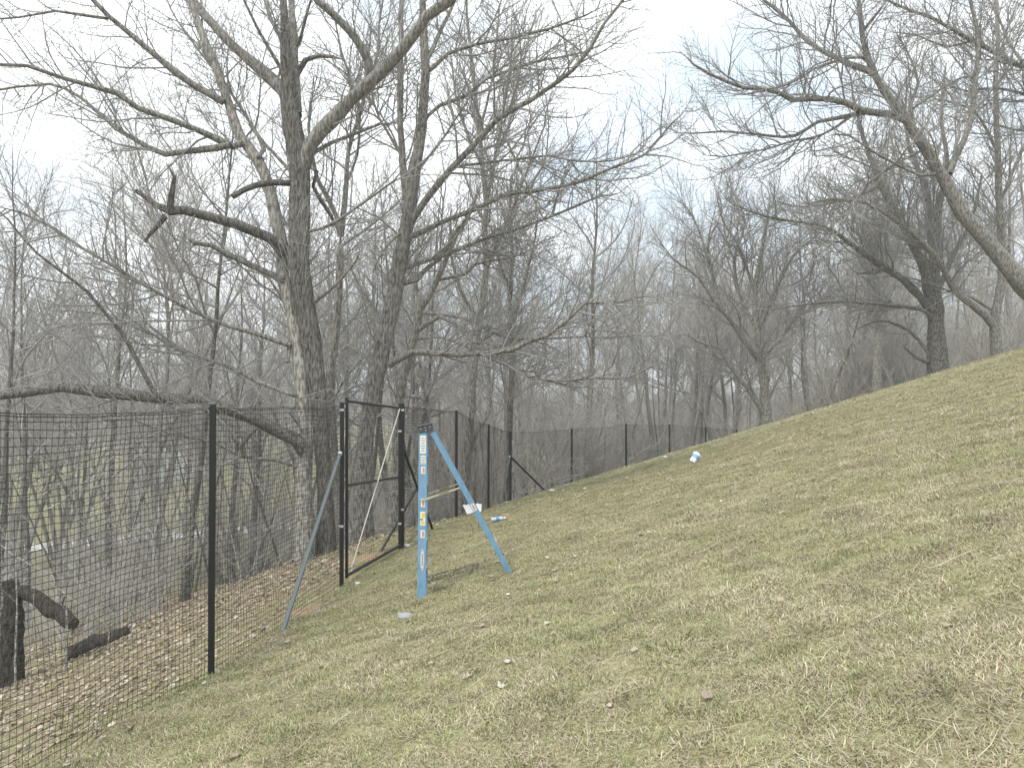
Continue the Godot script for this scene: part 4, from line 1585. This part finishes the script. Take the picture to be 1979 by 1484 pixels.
func build_leaves() -> void:
	var litter := Node3D.new()
	litter.name = "leaf_litter"
	add_child(litter)
	tag(litter, "brown and grey fallen leaves carpeting the ground outside the fence", "leaf litter", "", "stuff")
	var tones := [Color(0.34, 0.29, 0.23), Color(0.40, 0.35, 0.29), Color(0.29, 0.235, 0.18), Color(0.42, 0.395, 0.345), Color(0.33, 0.26, 0.195), Color(0.24, 0.20, 0.165)]
	var mats := []
	for t in tones:
		mats.append(plain(t.linear_to_srgb(), 0.85))
	var shapes := []
	for k in 5:
		shapes.append([leaf_mesh(800 + k, M.leaf), [], PackedColorArray()])
	rng.seed = 830
	var near := []
	for i in 120000:
		var d := sqrt(rng.randf_range(9.0, 700.0))
		var x := rng.randf_range(-0.75, 0.72) * d
		var on := on_lawn(x, -d)
		var e := fence_x(d) - x
		var chance := 0.95 * (1.0 - on) + (0.05 if on > 0.9 else 0.14)
		if e > 6.0: chance *= 0.55
		if e < 1.3: chance *= 0.45
		if e < 0.8 and on > 0.6: chance *= 0.6
		chance *= clampf(0.75 + 1.1 * patchy.get_noise_2d(x * 0.9 + 9.0, -d * 0.9), 0.15, 1.0)
		if rng.randf() > chance: continue
		var s := rng.randf_range(0.6, 1.25) * (1.0 if d < 14.0 else 1.2) * 0.78
		var t := Transform3D(slope_basis(x, -d) * Basis(Vector3.UP, rng.randf() * TAU) * Basis(Vector3(1, 0, 0), rng.randfn(0.0, 0.35)) * Basis.from_scale(Vector3(s, s, s)), drop(x, -d, 0.012 + 0.012 * rng.randf()))
		var col: Color = tones[rng.randi() % 6]
		if on > 0.7 and rng.randf() < 0.6: col = tones[3]
		near.append([d, t, rng.randi() % 5, rng.randi() % 6, col])
	near.sort_custom(func(a, b): return a[0] < b[0])
	for i in near.size():
		var q: Array = near[i]
		if i < 290:
			var o := MeshInstance3D.new()
			o.name = "fallen_leaf"
			o.mesh = shapes[q[2]][0]
			o.material_override = mats[q[3]]
			o.transform = q[1]
			litter.add_child(o, true)
		else:
			var k := rng.randf_range(0.8, 1.2)
			shapes[q[2]][1].append(q[1])
			shapes[q[2]][2].append(Color(q[4].r * k, q[4].g * k, q[4].b * k))
	for s in shapes:
		tag(copies("leaves", s[0], s[1], s[2], litter), "", "", "", "stuff")


# ---------------------------------------------------------------- small things on the grass
func lathe(tb: Tubes, origin: Vector3, axis: Vector3, prof: Array, sides := 20) -> void:
	var pts := PackedVector3Array()
	var rr := PackedFloat32Array()
	for q in prof:
		pts.append(origin + axis * q[1])
		rr.append(q[0])
	tb.tube(pts, rr, sides, false, true)

func ground_hit(px: float, py: float) -> Vector3:       # where the sight line of that pixel meets the slope
	var d := 2.5
	while d < 26.0:
		var p := at(px, py, d)
		if p.y < ground(p.x, p.z):
			return drop(p.x, p.z)
		d += 0.05
	var p := at(px, py, 24.0)
	return drop(p.x, p.z)

func build_small_things() -> void:
	var white := plain(lin(0.80, 0.81, 0.82), 0.35)
	var blue := plain(lin(0.20, 0.36, 0.66), 0.4)
	# white tub with a blue band, tipped downhill
	var p := ground_hit(1343, 896)
	var tub := thing("plastic_tub", "white plastic tub with a blue band lying tipped on the grass slope", "tub", p)
	var ax := Vector3(0.52, 0.62, -0.35).normalized()
	var o := Vector3(-0.055, 0.03, 0.02)
	var tb := Tubes.new()
	lathe(tb, o, ax, [[0.05, 0.0], [0.056, 0.008], [0.072, 0.17], [0.072, 0.175]])
	var body := part("body", tb, white, tub)
	tb = Tubes.new()
	lathe(tb, o, ax, [[0.0645, 0.075], [0.0725, 0.150]])
	part("band", tb, blue, body)
	tb = Tubes.new()
	lathe(tb, o, ax, [[0.079, 0.172], [0.081, 0.176], [0.081, 0.192], [0.076, 0.2]])
	part("lid", tb, white, tub)
	# crumpled white sheet by the fence
	p = ground_hit(912, 994)
	var sheet := thing("plastic_sheet", "crumpled white plastic sheet lying by the fence behind the ladder", "sheet", p)
	var st := SurfaceTool.new()
	st.begin(Mesh.PRIMITIVE_TRIANGLES)
	var nx := 12
	var nz := 7
	for j in nz + 1:
		for i in nx + 1:
			var u := float(i) / nx
			var v := float(j) / nz
			var x := lerpf(-0.19, 0.19, u) + (0.1 * (1.0 - v) * (1.0 - u))
			var y := 0.02 + 0.15 * v + 0.035 * lumps.get_noise_2d(i * 5.0, j * 7.0) + 0.03 * u
			st.add_vertex(Vector3(x, y, 0.12 - 0.22 * v + 0.05 * lumps.get_noise_2d(i * 4.0 + 50, j * 5.0)))
	for j in nz:
		for i in nx:
			var a := j * (nx + 1) + i
			for k in [a, a + nx + 1, a + 1, a + 1, a + nx + 1, a + nx + 2]:
				st.add_index(k)
	st.generate_normals()
	var mi := MeshInstance3D.new()
	mi.name = "sheet"
	mi.mesh = st.commit()
	mi.mesh.surface_set_material(0, plain(lin(0.66, 0.68, 0.70), 0.4))
	sheet.add_child(mi)
	# flattened bottle
	p = ground_hit(963, 1010)
	var bottle := thing("plastic_bottle", "crushed clear blue plastic bottle lying right of the ladder", "bottle", p)
	var clear := plain(lin(0.42, 0.50, 0.62), 0.2)
	tb = Tubes.new()
	lathe(tb, Vector3(-0.11, 0.035, 0), Vector3(1, 0.12, -0.1).normalized(), [[0.02, 0.0], [0.034, 0.01], [0.03, 0.05], [0.036, 0.09], [0.031, 0.12], [0.035, 0.15], [0.014, 0.19], [0.013, 0.205]], 14)
	part("body", tb, clear, bottle)
	tb = Tubes.new()
	lathe(tb, Vector3(-0.11, 0.035, 0), Vector3(1, 0.12, -0.1).normalized(), [[0.0375, 0.075], [0.0375, 0.125]], 14)
	part("paper_band", tb, plain(lin(0.12, 0.22, 0.5), 0.5), bottle)
	tb = Tubes.new()
	lathe(tb, Vector3(-0.11, 0.035, 0), Vector3(1, 0.12, -0.1).normalized(), [[0.016, 0.203], [0.016, 0.222]], 12)
	part("cap", tb, white, bottle)
	# stones
	var pale := plain(lin(0.55, 0.54, 0.51), 0.9)
	var grey := plain(lin(0.27, 0.28, 0.30), 0.9)
	for s in [[1067, 950, 0.07, pale, "pale stone at the foot of the dark corner brace"], [1286, 884, 0.05, pale, "pale stone on the crest beside the fence's far posts"], [785, 1057, 0.05, pale, "small white stone at the foot of the gate's latch post"], [783, 1196, 0.06, grey, "flat bluish grey stone in the grass before the ladder"], [692, 1130, 0.035, pale, "pebble in the grass just right of the gate's hinge post"], [978, 972, 0.04, pale, "grey lump beside the fence corner post's light brace"]]:
		p = ground_hit(s[0], s[1])
		var t := Tubes.new()
		var sm := SphereMesh.new()
		sm.radial_segments = 14
		sm.rings = 8
		sm.radius = 1.0
		sm.height = 2.0
		var arr := sm.get_mesh_arrays()
		var vs: PackedVector3Array = arr[Mesh.ARRAY_VERTEX]
		var sst := SurfaceTool.new()
		sst.begin(Mesh.PRIMITIVE_TRIANGLES)
		for v in vs:
			var k := 1.0 + 0.5 * lumps.get_noise_3dv(v * 1.6 + p * 7.0)
			sst.set_smooth_group(0)
			sst.add_vertex(Vector3(v.x * 1.25, v.y * 0.55, v.z) * k * s[2])
		for i in arr[Mesh.ARRAY_INDEX]:
			sst.add_index(i)
		sst.generate_normals()
		var so := MeshInstance3D.new()
		so.name = numbered("stone")
		so.mesh = sst.commit()
		so.mesh.surface_set_material(0, s[3])
		so.position = p + Vector3(0, s[2] * 0.2, 0)
		add_child(so)
		tag(so, s[4], "stone")
	# freshly dug clay by the gate
	var clay := plain(lin(0.30, 0.225, 0.155), 0.95)
	clay.albedo_texture = M.ground.albedo_texture
	clay.uv1_triplanar = true
	clay.uv1_world_triplanar = true
	clay.uv1_scale = Vector3(2.5, 2.5, 2.5)
	for s in [[at(585, 1152, 9.2), 0.30, 0.17, "orange clay spoil under the netting beside the grey brace"], [at(694, 1016, 11.9), 0.42, 0.2, "orange clay spoil behind the gate's lower rail"]]:
		var c: Vector3 = s[0]
		st = SurfaceTool.new()
		st.begin(Mesh.PRIMITIVE_TRIANGLES)
		var rings := 7
		var seg := 26
		var cy := ground(c.x, c.z)
		for r in rings + 1:
			for i in seg:
				var a := TAU * i / seg
				var f := float(r) / rings
				var e: float = 1.0 + 0.55 * lumps.get_noise_2d(cos(a) * 3.0 + c.x * 5.0, sin(a) * 3.0)
				var x: float = c.x + cos(a) * f * s[1] * e
				var z: float = c.z + sin(a) * f * s[2] * e * 1.6
				st.add_vertex(Vector3(x, ground(x, z) + 0.05 * (1.0 - f * f) - 0.012 * f + 0.02 * lumps.get_noise_2d(x * 30.0, z * 30.0), z) - Vector3(c.x, cy, c.z))
		for r in rings:
			for i in seg:
				var a := r * seg + i
				var b := r * seg + (i + 1) % seg
				for k in [a, b, a + seg, b, b + seg, a + seg]:
					st.add_index(k)
		st.generate_normals()
		var so := MeshInstance3D.new()
		so.name = numbered("clay_spoil")
		so.mesh = st.commit()
		so.mesh.surface_set_material(0, clay)
		so.position = Vector3(c.x, cy, c.z)
		add_child(so)
		tag(so, s[3], "soil")
	# a scrap of netting dropped at the ladder's foot
	p = ground_hit(865, 1118)
	rng.seed = 950
	tb = Tubes.new()
	var cell := 0.05
	var gridp := []
	for i in 14:
		var line := PackedVector3Array()
		for j in 10:
			var x := (i - 6.5) * cell + 0.03 * lumps.get_noise_2d(i * 9.0, j * 6.0)
			var z := (j - 4.5) * cell + 0.03 * lumps.get_noise_2d(i * 6.0 + 30, j * 9.0)
			var g := ground(p.x + x, p.z + z) - p.y
			line.append(Vector3(x, g + 0.045 + 0.05 * lumps.get_noise_2d(i * 5.0 + 90, j * 5.0), z))
		gridp.append(line)
	for i in 14:
		var rr := PackedFloat32Array()
		for j in 10: rr.append(0.0018)
		tb.tube(gridp[i], rr, 3, false)
	for j in 10:
		var line := PackedVector3Array()
		var rr := PackedFloat32Array()
		for i in 14:
			line.append(gridp[i][j])
			rr.append(0.0018)
		tb.tube(line, rr, 3, false)
	var scrap := thing("netting_scrap", "crumpled scrap of black netting in the grass under the open ladder", "netting", p)
	part("mesh_sheet", tb, M.black_plastic, scrap)
